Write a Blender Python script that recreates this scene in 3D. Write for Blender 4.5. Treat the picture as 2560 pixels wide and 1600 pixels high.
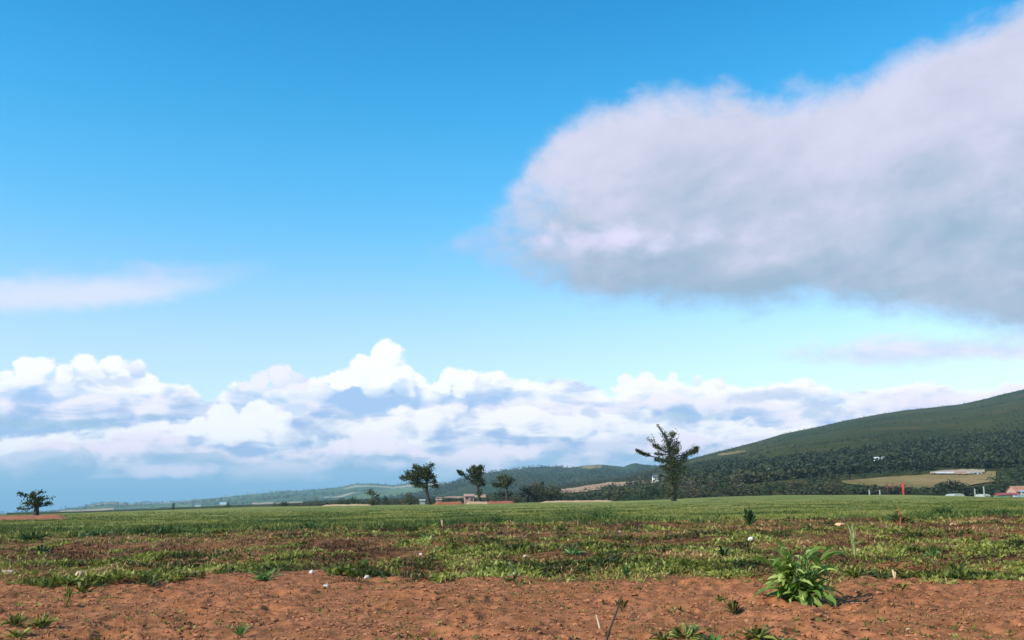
import bpy, math, random
import numpy as np
from mathutils import Matrix, Vector

for _o in list(bpy.data.objects):
    bpy.data.objects.remove(_o)
random.seed(7)
rng = np.random.default_rng(7)
SC = bpy.context.scene
COL = SC.collection
R = math.radians

# ------------------------------------------------------------------ camera
PITCH, ROLL, EYE = R(10.62), R(-0.5), 1.2
FPX = 2560 * 35 / 36.0
cam_data = bpy.data.cameras.new('camera')
cam_data.lens = 35
cam_data.sensor_width = 36
cam_data.clip_start = 0.1
cam_data.clip_end = 40000
cam = bpy.data.objects.new('camera', cam_data)
COL.objects.link(cam)
CM = Matrix.Rotation(R(90) + PITCH, 3, 'X') @ Matrix.Rotation(ROLL, 3, 'Z')
cam.matrix_world = Matrix.Translation((0, 0, EYE)) @ CM.to_4x4()
SC.camera = cam
CMN = np.array(CM)


def ray(px, py):
    """photograph pixel -> (a, e): sideways and upward slope per metre of distance along +Y"""
    px = np.asarray(px, float)
    py = np.asarray(py, float)
    d = np.stack([(px - 1280) / FPX, (800 - py) / FPX, -np.ones_like(px)], -1) @ CMN.T
    return d[..., 0] / d[..., 1], d[..., 2] / d[..., 1]


def azel(px, py):
    a, e = ray(px, py)
    return np.degrees(np.arctan(a)), np.degrees(np.arctan(e / np.sqrt(1 + a * a)))


# ------------------------------------------------------------------ node helper
class S:
    """a shader value with arithmetic"""
    nt = None

    def __init__(self, s):
        self.s = s

    @staticmethod
    def m(op, *args, clamp=False):
        n = S.nt.nodes.new('ShaderNodeMath')
        n.operation = op
        n.use_clamp = clamp
        for i, v in enumerate(args):
            if isinstance(v, S):
                S.nt.links.new(v.s, n.inputs[i])
            else:
                n.inputs[i].default_value = v
        return S(n.outputs[0])

    def __add__(self, o): return S.m('ADD', self, o)
    __radd__ = __add__
    def __sub__(self, o): return S.m('SUBTRACT', self, o)
    def __rsub__(self, o): return S.m('SUBTRACT', o, self)
    def __mul__(self, o): return S.m('MULTIPLY', self, o)
    __rmul__ = __mul__
    def __truediv__(self, o): return S.m('DIVIDE', self, o)


def new(kind, **kw):
    n = S.nt.nodes.new(kind)
    for k, v in kw.items():
        setattr(n, k, v)
    return n


def setin(n, key, v):
    if isinstance(v, S):
        S.nt.links.new(v.s, n.inputs[key])
    else:
        n.inputs[key].default_value = v


def sstep(v, lo, hi, to0=0.0, to1=1.0, mode='SMOOTHSTEP'):
    n = new('ShaderNodeMapRange', interpolation_type=mode)
    setin(n, 0, v); setin(n, 1, lo); setin(n, 2, hi); setin(n, 3, to0); setin(n, 4, to1)
    return S(n.outputs[0])


def cmix(f, a, b, mode='MIX'):
    n = new('ShaderNodeMix', data_type='RGBA', blend_type=mode)
    setin(n, 0, f)
    for i, v in ((6, a), (7, b)):
        if isinstance(v, S):
            S.nt.links.new(v.s, n.inputs[i])
        else:
            n.inputs[i].default_value = (*v[:3], 1)
    return S(n.outputs[2])


def vmath(op, a, b=None, scale=None):
    n = new('ShaderNodeVectorMath', operation=op)
    for i, v in enumerate((a, b)):
        if v is None:
            continue
        if isinstance(v, S):
            S.nt.links.new(v.s, n.inputs[i])
        else:
            n.inputs[i].default_value = v
    if scale is not None:
        n.inputs['Scale'].default_value = scale
    return S(n.outputs[0])


def xyz(x, y, z):
    n = new('ShaderNodeCombineXYZ')
    setin(n, 0, x); setin(n, 1, y); setin(n, 2, z)
    return S(n.outputs[0])


def noise(vec, scale=1.0, detail=4.0, rough=0.5, dist=0.0, kind='FBM'):
    n = new('ShaderNodeTexNoise', noise_type=kind)
    setin(n, 'Vector', vec); setin(n, 'Scale', scale); setin(n, 'Detail', detail)
    setin(n, 'Roughness', rough); setin(n, 'Distortion', dist)
    return S(n.outputs[0])


def voro(vec, scale=1.0, detail=2.0, rough=0.5, smooth=0.6):
    n = new('ShaderNodeTexVoronoi', feature='F1')
    setin(n, 'Vector', vec); setin(n, 'Scale', scale); setin(n, 'Detail', detail)
    setin(n, 'Roughness', rough)
    return S(n.outputs['Distance'])


def ramp(fac, stops, interp='LINEAR'):
    n = new('ShaderNodeValToRGB')
    cr = n.color_ramp
    cr.interpolation = interp
    while len(cr.elements) < len(stops):
        cr.elements.new(0.5)
    for el, (p, c) in zip(cr.elements, stops):
        el.position = p
        el.color = (c, c, c, 1) if not hasattr(c, '__len__') else (*c[:3], 1)
    setin(n, 0, fac)
    return S(n.outputs[0])


def lin(r, g=None, b=None):
    v = (r, g, b) if g is not None else r
    return tuple((c / 255 / 12.92) if c / 255 <= 0.04045 else ((c / 255 + 0.055) / 1.055) ** 2.4 for c in v)


# ------------------------------------------------------------------ world: daylight sky and its clouds
SUN_EL, SUN_AZ = 34.0, -120.0
STRENGTH = 0.12
EXPOSURE = 0.3
CGAIN = 1.0 / (STRENGTH * 2 ** EXPOSURE)

world = bpy.data.worlds.new('World')
SC.world = world
world.use_nodes = True
S.nt = world.node_tree
bg = S.nt.nodes['Background']
sky = new('ShaderNodeTexSky', sky_type='NISHITA')
sky.sun_disc = False
sky.sun_elevation = R(SUN_EL)
sky.sun_rotation = R(SUN_AZ)
sky.air_density = 1.0
sky.dust_density = 0.6
sky.ozone_density = 1.6
tc = new('ShaderNodeTexCoord')
DIR = S(tc.outputs['Generated'])
sep = new('ShaderNodeSeparateXYZ')
S.nt.links.new(DIR.s, sep.inputs[0])
X, Y, Z = (S(o) for o in sep.outputs)
AZ = S.m('ARCTAN2', X, Y) * 57.29578
EL = S.m('ARCSINE', Z) * 57.29578
# deeper blue overhead, paler and greener towards the horizon
tint = ramp(sstep(EL, 0, 60, 0, 1, 'LINEAR'),
            [(0.0, (0.50, 0.52, 0.66)), (6 / 60, (0.52, 0.52, 0.57)), (9 / 60, (0.52, 0.54, 0.55)),
             (12 / 60, (0.40, 0.54, 0.565)), (15 / 60, (0.24, 0.53, 0.59)), (18 / 60, (0.165, 0.52, 0.61)), (22 / 60, (0.095, 0.50, 0.61)),
             (28 / 60, (0.032, 0.415, 0.575)), (34 / 60, (0.03, 0.38, 0.55)), (1.0, (0.03, 0.36, 0.55))], 'B_SPLINE')
colour = cmix(1.0, S(sky.outputs[0]), vmath('SCALE', tint, scale=4.0 * 0.1 * CGAIN), 'MULTIPLY')

PV = xyz(X, Y, Z * 1.5)
warp = vmath('SUBTRACT', S(new('ShaderNodeTexNoise').outputs['Color']), (0.5, 0.5, 0.5))
_wn = warp.s.node.inputs[0].links[0].from_node
setin(_wn, 'Vector', PV); setin(_wn, 'Scale', 14.0); setin(_wn, 'Detail', 4.0)
PW = vmath('ADD', PV, vmath('SCALE', warp, scale=0.045))
SUNSH = vmath('ADD', PW, (-0.011, 0.0, 0.013))      # the same cloud a little nearer the sun
PUFF = 1.0 - voro(PW, 19.0, 2.0, 0.45, 1.0)
PUFFS = 1.0 - voro(SUNSH, 19.0, 2.0, 0.45, 1.0)
BILL = 1.0 - voro(PW, 11.0, 3.0, 0.55, 0.7)
FINE = noise(PW, 34.0, 6.0, 0.6)
SOFT = noise(PV, 9.0, 5.0, 0.55, 0.3)
FINER = noise(PW, 90.0, 5.0, 0.6)
FLAT = noise(xyz(X, Y, Z * 4.0), 13.0, 6.0, 0.58, 0.6)
LIT = sstep(PUFF - PUFFS, -0.22, 0.22)


def profile(pts, lo=-5.0, hi=35.0):
    """edge of a cloud bank: elevation in degrees along the azimuth"""
    stops = []
    for px, py in pts:
        az, el = azel(px, py)
        stops.append(((float(az) + 40) / 80, (float(el) - lo) / (hi - lo)))
    stops.sort()
    return ramp(sstep(AZ, -40, 40, 0, 1, 'LINEAR'), stops) * (hi - lo) + lo


def cg(c):
    return tuple(v * CGAIN * 1.16 for v in lin(c))


def spot(px, py, rx, ry, n=1.0, soft=0.55):
    az, el = azel(px, py)
    u = (AZ - float(az)) / (rx * 0.02302)
    v = (EL - float(el)) / (ry * 0.02302)
    d = 1.0 - S.m('SQRT', u * u + v * v) + (FINE - 0.5) * (1.5 * n) + (PUFF - 0.5) * (0.8 * n)
    return sstep(d, 0.0, soft)


# the dull blue air and cloud base low on the left
low = sstep(EL + (SOFT - 0.5) * 1.8, 1.0, 2.9, 1.0, 0.0) * sstep(AZ + (SOFT - 0.5) * 8, -6.0, 2.5, 1.0, 0.25)

lay = [
    # (profile points, soft edge, thickness, puff amp, top colour, base colour)
    ([(-200, 940), (0, 905), (60, 900), (110, 893), (200, 876), (270, 888), (340, 888), (400, 930), (470, 945), (530, 970), (570, 945),
      (640, 925), (710, 912), (760, 932), (800, 925), (850, 895), (900, 880), (960, 852), (1010, 862), (1045, 895), (1075, 945), (1090, 960),
      (1098, 915), (1130, 897), (1180, 912), (1250, 912), (1330, 930), (1500, 940), (1690, 925), (1850, 945), (2050, 935), (2560, 935)],
     0.35, 2.6, 0.9, (255, 253, 254), (165, 195, 235)),
    ([(0, 985), (60, 972), (200, 968), (330, 962), (480, 955), (530, 985), (640, 1005), (760, 985), (860, 995), (990, 985), (1080, 985),
      (1160, 985), (1300, 975), (1500, 965), (1700, 962), (1900, 975), (2100, 985), (2180, 965), (2300, 950), (2560, 935)],
     0.45, 2.0, 0.9, (247, 241, 253), (158, 188, 228)),
    ([(0, 1075), (150, 1065), (250, 1055), (330, 1050), (400, 1038), (480, 1018), (560, 1002), (610, 998), (690, 1020), (740, 992), (790, 1030),
      (900, 1015), (1000, 992), (1100, 995), (1300, 1000), (1500, 1010), (1700, 1020), (1900, 1030), (2100, 1040), (2560, 1000)],
     0.35, 2.9, 0.8, (255, 252, 254), (158, 184, 226)),
    ([(0, 1120), (100, 1090), (220, 1075), (330, 1062), (430, 1065), (500, 1100), (600, 1120), (720, 1110), (800, 1095), (880, 1072),
      (950, 1060), (1020, 1080), (1080, 1110), (1200, 1095), (1400, 1090), (1600, 1075), (1800, 1075), (2560, 1060)],
     0.5, 2.4, 0.7, (246, 236, 251), (142, 180, 216)),
]
for pts, soft, thick, amp, top, base in lay:
    T = profile(pts)
    d = T - EL + (PUFF - 0.55) * amp + (FINE - 0.5) * (amp * 1.5) + (FINER - 0.5) * (amp * 0.5)
    msk = sstep(d, 0.0, soft)
    depth = sstep(d / thick + (0.5 - LIT) * 0.40 + (FLAT - 0.5) * 2.4 + (SOFT - 0.5) * 0.6 + (0.5 - FINE) * 0.35, 0.05, 1.05)
    colour = cmix(msk, colour, cmix(depth, cg(top), cg(base)))

for px, py, rx, ry, c, k in [
        (990, 990, 110, 18, (160, 196, 226), .7),
        (1195, 992, 78, 24, (183, 202, 236), .8), (740, 1022, 50, 22, (180, 205, 240), .7),
        (380, 1042, 40, 13, (140, 180, 218), .7), (180, 950, 190, 22, (190, 205, 236), .7),
        (1470, 1030, 44, 22, (188, 203, 233), .75), (1580, 1045, 52, 22, (182, 200, 233), .75), (1720, 1045, 140, 24, (176, 200, 224), .8),
        (1930, 990, 150, 22, (190, 205, 232), .7), (2080, 1020, 130, 42, (180, 200, 228), .8), (120, 1060, 220, 18, (150, 186, 212), .6),
        (420, 1145, 200, 16, (140, 178, 210), .6), (60, 1145, 120, 26, (165, 195, 225), .6), (1480, 1120, 150, 24, (190, 206, 234), .6)]:
    colour = cmix(spot(px, py, rx * 1.15, ry * 1.15, 1.1) * (k * 0.95), colour, cg(c))
for px, py, rx, ry, c, k in [
        (560, 1068, 130, 36, (255, 253, 255), .8), (400, 963, 80, 7, (252, 248, 255), .7),
        (940, 925, 90, 48, (255, 254, 255), .7), (1140, 935, 50, 30, (255, 255, 255), .8), (60, 925, 45, 26, (255, 253, 254), .8),
        (920, 1105, 110, 36, (249, 236, 252), .7), (1700, 1105, 130, 40, (246, 234, 252), .7), (2350, 1005, 190, 34, (252, 240, 252), .7)]:
    colour = cmix(spot(px, py, rx, ry, 0.8) * k, colour, cg(c))
colour = cmix(low * 0.95, colour, cmix(sstep(EL, -0.3, 2.6), cg((84, 152, 196)), cg((120, 172, 210))))

colour = cmix(spot(435, 1177, 150, 24, 0.7) * 0.85, colour, cg((232, 225, 247)))


def heap(parts, cut, top, base, k=1.0, soft=0.16):
    """a cumulus heap: rounded lobes with crisp tops, lit from the upper left, soft flat base"""
    global colour
    d = None
    sx = sy = 0.0
    for px, py, r in parts:
        az, el = azel(px, py)
        u = (AZ - float(az)) / (r * 0.02302)
        v = (EL - float(el)) / (r * 0.02302)
        q = (1.0 - S.m('SQRT', u * u + v * v)) * (r / 60)
        d = q if d is None else S.m('SMOOTH_MAX', d, q, 0.08)
    d = d + (FINE - 0.5) * 0.55 + (FINER - 0.5) * 0.32 + (PUFF - 0.6) * 0.35
    x0 = float(azel(min(p[0] - p[2] for p in parts), cut)[0])
    x1 = float(azel(max(p[0] + p[2] for p in parts), cut)[0])
    y0 = float(azel(sum(p[0] for p in parts) / len(parts), cut)[1])
    y1 = float(azel(parts[0][0], min(p[1] - p[2] for p in parts))[1])
    msk = sstep(d, 0.0, soft) * sstep(EL + (FINE - .5) * 0.8, y0 - 0.5, y0 + 0.5)
    sh = (AZ - x0) / (x1 - x0) * 0.75 + (y1 - EL) / (y1 - y0) * 0.85 + (0.5 - LIT) * 0.45 + (FINE - .5) * 0.5 - d * 0.25
    colour = cmix(msk * k, colour, cmix(sstep(sh, 0.85, 1.65), cg(top), cg(base)))


heap([(700, 945, 46), (655, 955, 42), (745, 955, 38), (612, 968, 30)], 1005, (246, 240, 252), (190, 208, 240), .9)
heap([(965, 900, 56), (905, 925, 52), (1010, 930, 46), (850, 948, 40), (945, 955, 60), (1005, 965, 44), (1030, 975, 34)], 1000, (255, 255, 255), (172, 203, 238))
heap([(1125, 938, 36), (1165, 950, 40), (1110, 970, 34), (1210, 955, 30), (1150, 975, 36)], 1010, (255, 255, 255), (196, 208, 240), .95)
heap([(60, 928, 42), (115, 920, 40), (20, 945, 38), (90, 935, 44), (205, 912, 42), (275, 918, 36), (345, 922, 32), (160, 935, 42)], 962, (254, 252, 254), (176, 200, 236))
heap([(560, 1050, 58), (640, 1048, 62), (500, 1065, 42), (700, 1058, 40), (590, 1075, 50)], 1110, (255, 254, 255), (206, 214, 243), .9)
heap([(910, 1105, 50), (855, 1115, 34), (965, 1098, 42), (1010, 1112, 32)], 1140, (252, 243, 253), (190, 205, 238), .85)
heap([(1620, 948, 34), (1680, 945, 30), (1560, 955, 30), (1740, 955, 30), (1800, 958, 26)], 990, (255, 250, 254), (206, 212, 240), .8)

# thin veil bands at mid height
band1 = sstep(profile([(0, 668), (150, 655), (300, 648), (400, 630), (520, 640), (640, 622), (760, 650)]) - EL + (FINE - .5) * 1.6 + (FLAT - .5) * 1.6, 0, 1.5) \
    * sstep(EL - profile([(0, 796), (250, 792), (420, 765), (560, 735), (680, 700), (760, 680)]) + (FINE - .5) * 1.0, 0, 1.0) * sstep(AZ, -22, -12.5, 1.0, 0.0)
colour = cmix(band1 * 0.85, colour, cmix(sstep(EL - 11.2 + (FLAT - .5) * 3, 0.0, 1.6), cg((220, 224, 253)), cg((190, 208, 248))))
band2 = sstep(profile([(1850, 900), (2000, 845), (2200, 822), (2400, 815), (2560, 825)]) - EL + (FINE - .5) * 1.2 + (FLAT - .5) * 1.2, 0, 1.3) \
    * sstep(EL - profile([(1850, 905), (2200, 935), (2560, 925)]) + (FINE - .5) * 1.2, 0, 1.1) * sstep(AZ, 11, 18)
colour = cmix(band2 * 0.95, colour, cmix(sstep(FLAT, .4, .62), cg((206, 217, 242)), cg((230, 228, 246))))

# the big grey cloud over the right half
topA = profile([(1080, 640), (1170, 570), (1270, 470), (1330, 375), (1400, 318), (1480, 275), (1600, 240), (1720, 222), (1800, 215), (1900, 226), (2040, 214),
                (2140, 200), (2220, 140), (2350, 85), (2480, 25), (2560, -15), (2750, -120)])
botA = profile([(1080, 610), (1200, 680), (1330, 742), (1500, 770), (1700, 792), (1900, 795), (2000, 770), (2150, 800), (2300, 812), (2450, 830), (2560, 838), (2750, 850)])
TH = noise(xyz(X, Y, Z * 2.4), 7.0, 6.0, 0.56, 0.4)
MOT = noise(xyz(X, Y, Z * 1.9 - X * 0.35), 5.2, 8.0, 0.60, 0.25)
MOT2 = noise(xyz(X, Y, Z * 1.7 - X * 0.3), 15.0, 6.0, 0.60, 0.2)
rag = (TH - 0.5) * 3.2 + (MOT - 0.5) * 2.4 + (FINE - 0.5) * 2.2
STRK = noise(xyz(X * 0.9, Y * 0.4, Z * 3.2 - X * 1.0), 6.5, 7.0, 0.58, 0.5)
mA = sstep(topA - EL + rag, -0.4, 1.9) * sstep(EL - botA + rag * 0.8, -0.2, 1.7) * sstep(AZ + rag * 1.2 + (STRK - 0.5) * 5.0, -6.0, -2.4) * sstep(AZ + rag * 1.5 + (MOT - .5) * 10.0 + (FINE - .5) * 5, -4.0, 5.5, 0.15, 1.0)
hA = (EL - botA) / S.m('MAXIMUM', topA - botA, 1.0)
colour = cmix(spot(1200, 600, 220, 75, 1.0, 1.2) * 0.5, colour, cg((190, 196, 230)))
gA = sstep(hA + (MOT - 0.5) * 1.9 + (MOT2 - 0.5) * 0.9 + (STRK - 0.5) * 0.25, -0.10, 0.85)
cA = cmix(gA, cg((150, 172, 194)), cg((199, 200, 219)))
cA = cmix(sstep(hA * 0.5 + (MOT - .5) * 1.7 + (MOT2 - .5) * 1.2, 0.25, 0.80) * 0.85, cA, cg((212, 211, 230)))
cA = cmix(spot(1560, 590, 400, 85, .8, 1.1) * 0.95, cA, cg((224, 216, 242)))
cA = cmix(spot(1330, 680, 260, 80, .7, 1.3) * 0.5, cA, cg((204, 205, 233)))
cA = cmix(spot(1950, 505, 560, 90, .6, 1.4) * 0.5, cA, cg((152, 172, 194)))
cA = cmix(spot(2300, 735, 520, 110, .6, 1.4) * 0.45, cA, cg((140, 164, 184)))
colour = cmix(mA * 0.97, colour, cA)

S.nt.links.new(colour.s, bg.inputs[0])
bg.inputs[1].default_value = STRENGTH
world.cycles.sampling_method = 'MANUAL'
world.cycles.sample_map_resolution = 512

sun_data = bpy.data.lights.new('sun', 'SUN')
sun_data.energy = 5.0
sun_data.angle = R(0.5)
sun_data.color = (1.0, 0.93, 0.82)
sun = bpy.data.objects.new('sun', sun_data)
COL.objects.link(sun)
_sd = Vector((math.sin(R(SUN_AZ)) * math.cos(R(SUN_EL)), math.cos(R(SUN_AZ)) * math.cos(R(SUN_EL)), math.sin(R(SUN_EL))))
sun.rotation_euler = _sd.to_track_quat('Z', 'Y').to_euler()
sun.location = (0, 0, 60)

SC.view_settings.view_transform = 'Standard'
SC.view_settings.look = 'None'
SC.view_settings.exposure = EXPOSURE
SC.view_settings.gamma = 1
SC.view_settings.use_curve_mapping = False
SC.render.engine = 'CYCLES'
SC.cycles.max_bounces = 5
SC.cycles.transparent_max_bounces = 4
SC.cycles.volume_bounces = 0
SC.render.filter_size = 1.9


# ------------------------------------------------------------------ numeric noise
_T = np.random.default_rng(3).random((256, 256))


def vn(x, y, s=0):
    x = np.asarray(x, float) + s * 17.31
    y = np.asarray(y, float) + s * 9.73
    xi, yi = np.floor(x), np.floor(y)
    fx, fy = x - xi, y - yi
    fx = fx * fx * (3 - 2 * fx)
    fy = fy * fy * (3 - 2 * fy)
    i0, j0 = xi.astype(int) & 255, yi.astype(int) & 255
    i1, j1 = (i0 + 1) & 255, (j0 + 1) & 255
    return (_T[i0, j0] * (1 - fx) + _T[i1, j0] * fx) * (1 - fy) + (_T[i0, j1] * (1 - fx) + _T[i1, j1] * fx) * fy


def fbm(x, y, o=4, s=0):
    t, a, n = 0, 1.0, 0
    for k in range(o):
        t = t + a * vn(np.asarray(x) * 2 ** k, np.asarray(y) * 2 ** k, s + k)
        n += a
        a *= 0.5
    return t / n


def ss(x, lo, hi):
    t = np.clip((x - lo) / (hi - lo), 0, 1)
    return t * t * (3 - 2 * t)


# ------------------------------------------------------------------ terrain functions
def line(pts):
    p = np.array(pts, float)
    a, e = ray(p[:, 0], p[:, 1])
    i = np.argsort(a)
    return a[i], e[i]


EDGE = line([(-600, 1296), (0, 1289), (120, 1286), (300, 1279), (640, 1267), (1000, 1262), (1280, 1257), (1500, 1254), (1660, 1249), (1800, 1242),
             (1950, 1238), (2250, 1237), (2400, 1240), (2560, 1247), (3200, 1262)])
_anch = []
for _px, _py, _y in [(0, 1347, 48), (640, 1332, 48), (1280, 1322, 48), (1900, 1309, 48), (2560, 1302, 48), (300, 1281, 200), (1280, 1262, 200), (2300, 1246, 200)]:
    _a, _e = ray(_px, _py)
    _anch.append((float(_a) * _y, _y - 15, EYE + float(_e) * _y, _y))
_anch = np.array(_anch)
_w = 1 / _anch[:, 3]
PLANE = np.linalg.lstsq(_anch[:, :2] * _w[:, None], _anch[:, 2] * _w, rcond=None)[0]


def base_h(x, y):
    x = np.asarray(x, float)
    y = np.asarray(y, float)
    pl = PLANE[0] * x + PLANE[1] * np.maximum(y - 15, 0)
    a = x / np.maximum(y, 1)
    e = np.interp(a, *EDGE)
    yy = np.maximum(y, 1)
    far = EYE + (e - np.maximum(yy - 380, 0) * 0.00006) * yy
    k = ss(y, 150, 380)
    return pl * (1 - k) + far * k


SOIL = line([(-500, 1462), (0, 1458), (150, 1462), (230, 1472), (330, 1455), (430, 1442), (520, 1432), (640, 1432), (760, 1440), (900, 1448),
             (1100, 1448), (1280, 1452), (1500, 1455), (1700, 1458), (1850, 1468), (1960, 1482), (2080, 1470), (2150, 1446), (2300, 1450), (2560, 1464), (3000, 1465)])
FRONT = line([(-500, 1356), (0, 1346), (400, 1338), (640, 1331), (1000, 1322), (1280, 1314), (1700, 1305), (1950, 1302), (2560, 1297), (3000, 1292)])


def flat_dist(a, e):
    """distance at which a ray meets the tilted plane of the near ground"""
    y = (EYE + 15 * PLANE[1]) / np.maximum(PLANE[0] * a + PLANE[1] - e, 1e-4)
    near = EYE / np.maximum(PLANE[0] * a - e, 1e-4)
    return np.where(y < 15, near, y)


SOILY = (SOIL[0], flat_dist(*SOIL))
FRONTY = (FRONT[0], flat_dist(*FRONT))


def zones(x, y):
    a = x / np.maximum(y, 1)
    ys = np.interp(a, *SOILY)
    yf = np.interp(a, *FRONTY)
    ys = ys * (1 + 0.30 * (fbm(x / 0.8, y / 1.1, 4, 5) - 0.5))
    yf = yf * (1 + 0.30 * (fbm(x / 2.2, y / 4, 4, 6) - 0.5))
    soil = 1 - ss(y, ys * 0.97, ys * 1.05)
    green = ss(y, yf * 0.97, yf * 1.03)
    return soil, green


def relief(x, y):
    soil, green = zones(x, y)
    mid = (1 - soil) * (1 - green)
    d = 0.06 * (fbm(x / 1.7, y / 1.7, 2, 1) - 0.5)
    b1 = np.abs(2 * vn(x / 0.21, y / 0.26, 11) - 1)
    b2 = np.abs(2 * vn(x / 0.085, y / 0.10, 12) - 1)
    fade = np.clip((24 - y) / 8, 0, 1)
    pat = ss(fbm(x / 0.9, y / 1.2, 2, 21), 0.25, 0.75)
    d = d + soil * ((0.5 - b1) * 0.070 + (0.5 - b2) * 0.036 * fade + 0.065 * (fbm(x / .5, y / .5, 2, 3) - .5)) * (0.45 + 0.9 * pat) + soil * 0.10 * (fbm(x / 1.4, y / 0.9, 3, 22) - .5)
    d = d + mid * (0.26 * (fbm(x / 1.5, y / 1.1, 3, 4) - 0.5) + 0.16 * (vn(x / 4.5, y / 2.2, 8) - 0.5))
    d = d + green * 0.12 * (fbm(x / 4, y / 4, 3, 9) - 0.5) * np.clip((330 - y) / 100, 0.1, 1)
    return d


def ground(x, y):
    return base_h(x, y) + relief(x, y)


def on_ground(px, py):
    a, e = (float(v) for v in ray(px, py))
    ys = np.concatenate([np.linspace(6, 60, 1500), np.geomspace(60.2, 450, 900)])
    f = EYE + e * ys - base_h(a * ys, ys)
    i = np.argmax(f <= 0) if (f <= 0).any() else len(ys) - 1
    y = float(ys[i])
    return a * y, y


# ------------------------------------------------------------------ mesh helpers
def link(o, parent=None):
    COL.objects.link(o)
    if parent:
        o.parent = parent
    return o


def mesh_np(name, V, F, mat, smooth=False, face=None, point=None):
    """V (n,3); F (m,k) all the same k, or a list of such arrays"""
    Fs = F if isinstance(F, list) else [F]
    me = bpy.data.meshes.new(name)
    V = np.ascontiguousarray(V, np.float32)
    me.vertices.add(len(V))
    me.vertices.foreach_set('co', V.ravel())
    idx = np.concatenate([f.ravel() for f in Fs]).astype(np.int32)
    tot = np.concatenate([np.full(len(f), f.shape[1]) for f in Fs]).astype(np.int32)
    st = np.concatenate([[0], np.cumsum(tot)[:-1]]).astype(np.int32)
    me.loops.add(len(idx))
    me.loops.foreach_set('vertex_index', idx)
    me.polygons.add(len(tot))
    me.polygons.foreach_set('loop_start', st)
    me.polygons.foreach_set('use_smooth', np.full(len(tot), smooth))
    me.update(calc_edges=True)
    for k, v in (face or {}).items():
        at = me.attributes.new(k, 'FLOAT', 'FACE')
        at.data.foreach_set('value', np.ascontiguousarray(v, np.float32))
    for k, v in (point or {}).items():
        at = me.attributes.new(k, 'FLOAT', 'POINT')
        at.data.foreach_set('value', np.ascontiguousarray(v, np.float32))
    me.materials.append(mat)
    return me


def obj(name, me, parent=None, loc=None):
    o = bpy.data.objects.new(name, me)
    if loc is not None:
        o.location = loc
    return link(o, parent)


def empty(name, loc, rz=0.0):
    o = bpy.data.objects.new(name, None)
    o.empty_display_size = 0.2
    o.location = loc
    o.rotation_euler = (0, 0, rz)
    return link(o)


def tag(o, label=None, cat=None, group=None, kind=None):
    for k, v in (('label', label), ('category', cat), ('group', group), ('kind', kind)):
        if v:
            o[k] = v
    return o


def unit(v):
    return v / np.maximum(np.linalg.norm(v, axis=-1, keepdims=True), 1e-9)


def leaves(P, D, L, W, droop, rg):
    """pointed leaves: four vertices, two triangles each"""
    n = len(P)
    D = unit(D)
    s = unit(np.cross(D, unit(rg.normal(size=(n, 3)) * 0.5 + np.array([0, 0, 1.0]))))
    L = np.broadcast_to(L, (n,))[:, None]
    W = np.broadcast_to(W, (n,))[:, None]
    dz = np.zeros((n, 3))
    dz[:, 2] = np.broadcast_to(droop, (n,))
    m = P + D * L * 0.48
    V = np.stack([P, m - s * W * 0.5, m + s * W * 0.5, P + D * L - dz * L], 1).reshape(-1, 3)
    b = np.arange(n)[:, None] * 4
    F = np.concatenate([b + np.array([0, 2, 1]), b + np.array([1, 2, 3])], 1).reshape(-1, 3)
    return V, F


def tufts(C, k, L, W, el, droop, rg, spread=0.3):
    """k leaves around each foot point C"""
    n = len(C)
    P = np.repeat(C, k, 0)
    m = len(P)
    az = rg.random(m) * 2 * np.pi
    ev = np.radians(rg.uniform(el[0], el[1], m))
    D = np.stack([np.cos(az) * np.cos(ev), np.sin(az) * np.cos(ev), np.sin(ev)], 1)
    Lr = np.repeat(np.broadcast_to(L, (n,)), k) * rg.uniform(0.5, 1.15, m)
    Wr = np.repeat(np.broadcast_to(W, (n,)), k) * rg.uniform(0.7, 1.2, m)
    P = P + np.stack([np.cos(az), np.sin(az), np.zeros(m)], 1) * (Lr * spread * rg.random(m))[:, None]
    return leaves(P, D, Lr, Wr, droop, rg)


def tube(pts, rad, sides=7):
    pts = np.array(pts, float)
    n = len(pts)
    t = np.gradient(pts, axis=0)
    t = unit(t)
    u = unit(np.cross(t, np.array([0.3, 1.0, 0.2])))
    v = np.cross(t, u)
    an = np.linspace(0, 2 * np.pi, sides, endpoint=False)
    V = (pts[:, None] + (np.cos(an)[None, :, None] * u[:, None] + np.sin(an)[None, :, None] * v[:, None]) * np.asarray(rad)[:, None, None]).reshape(-1, 3)
    i = np.arange(n - 1)[:, None] * sides
    j = np.arange(sides)[None]
    j2 = (j + 1) % sides
    F = np.stack([i + j, i + j2, i + sides + j2, i + sides + j], -1).reshape(-1, 4)
    return V, F


class Acc:
    def __init__(self):
        self.V, self.F3, self.F4, self.n = [], [], [], 0

    def add(self, V, F):
        (self.F3 if F.shape[1] == 3 else self.F4).append(F + self.n)
        self.V.append(V)
        self.n += len(V)

    def mesh(self, name, mat, smooth=False, rg=None, tint=None):
        Fs = [np.concatenate(f) for f in (self.F3, self.F4) if f]
        m = sum(len(f) for f in Fs)
        tv = (rg or rng).random(m) if tint is None else np.full(m, tint)
        return mesh_np(name, np.concatenate(self.V), Fs, mat, smooth, {'tint': tv})


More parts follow.
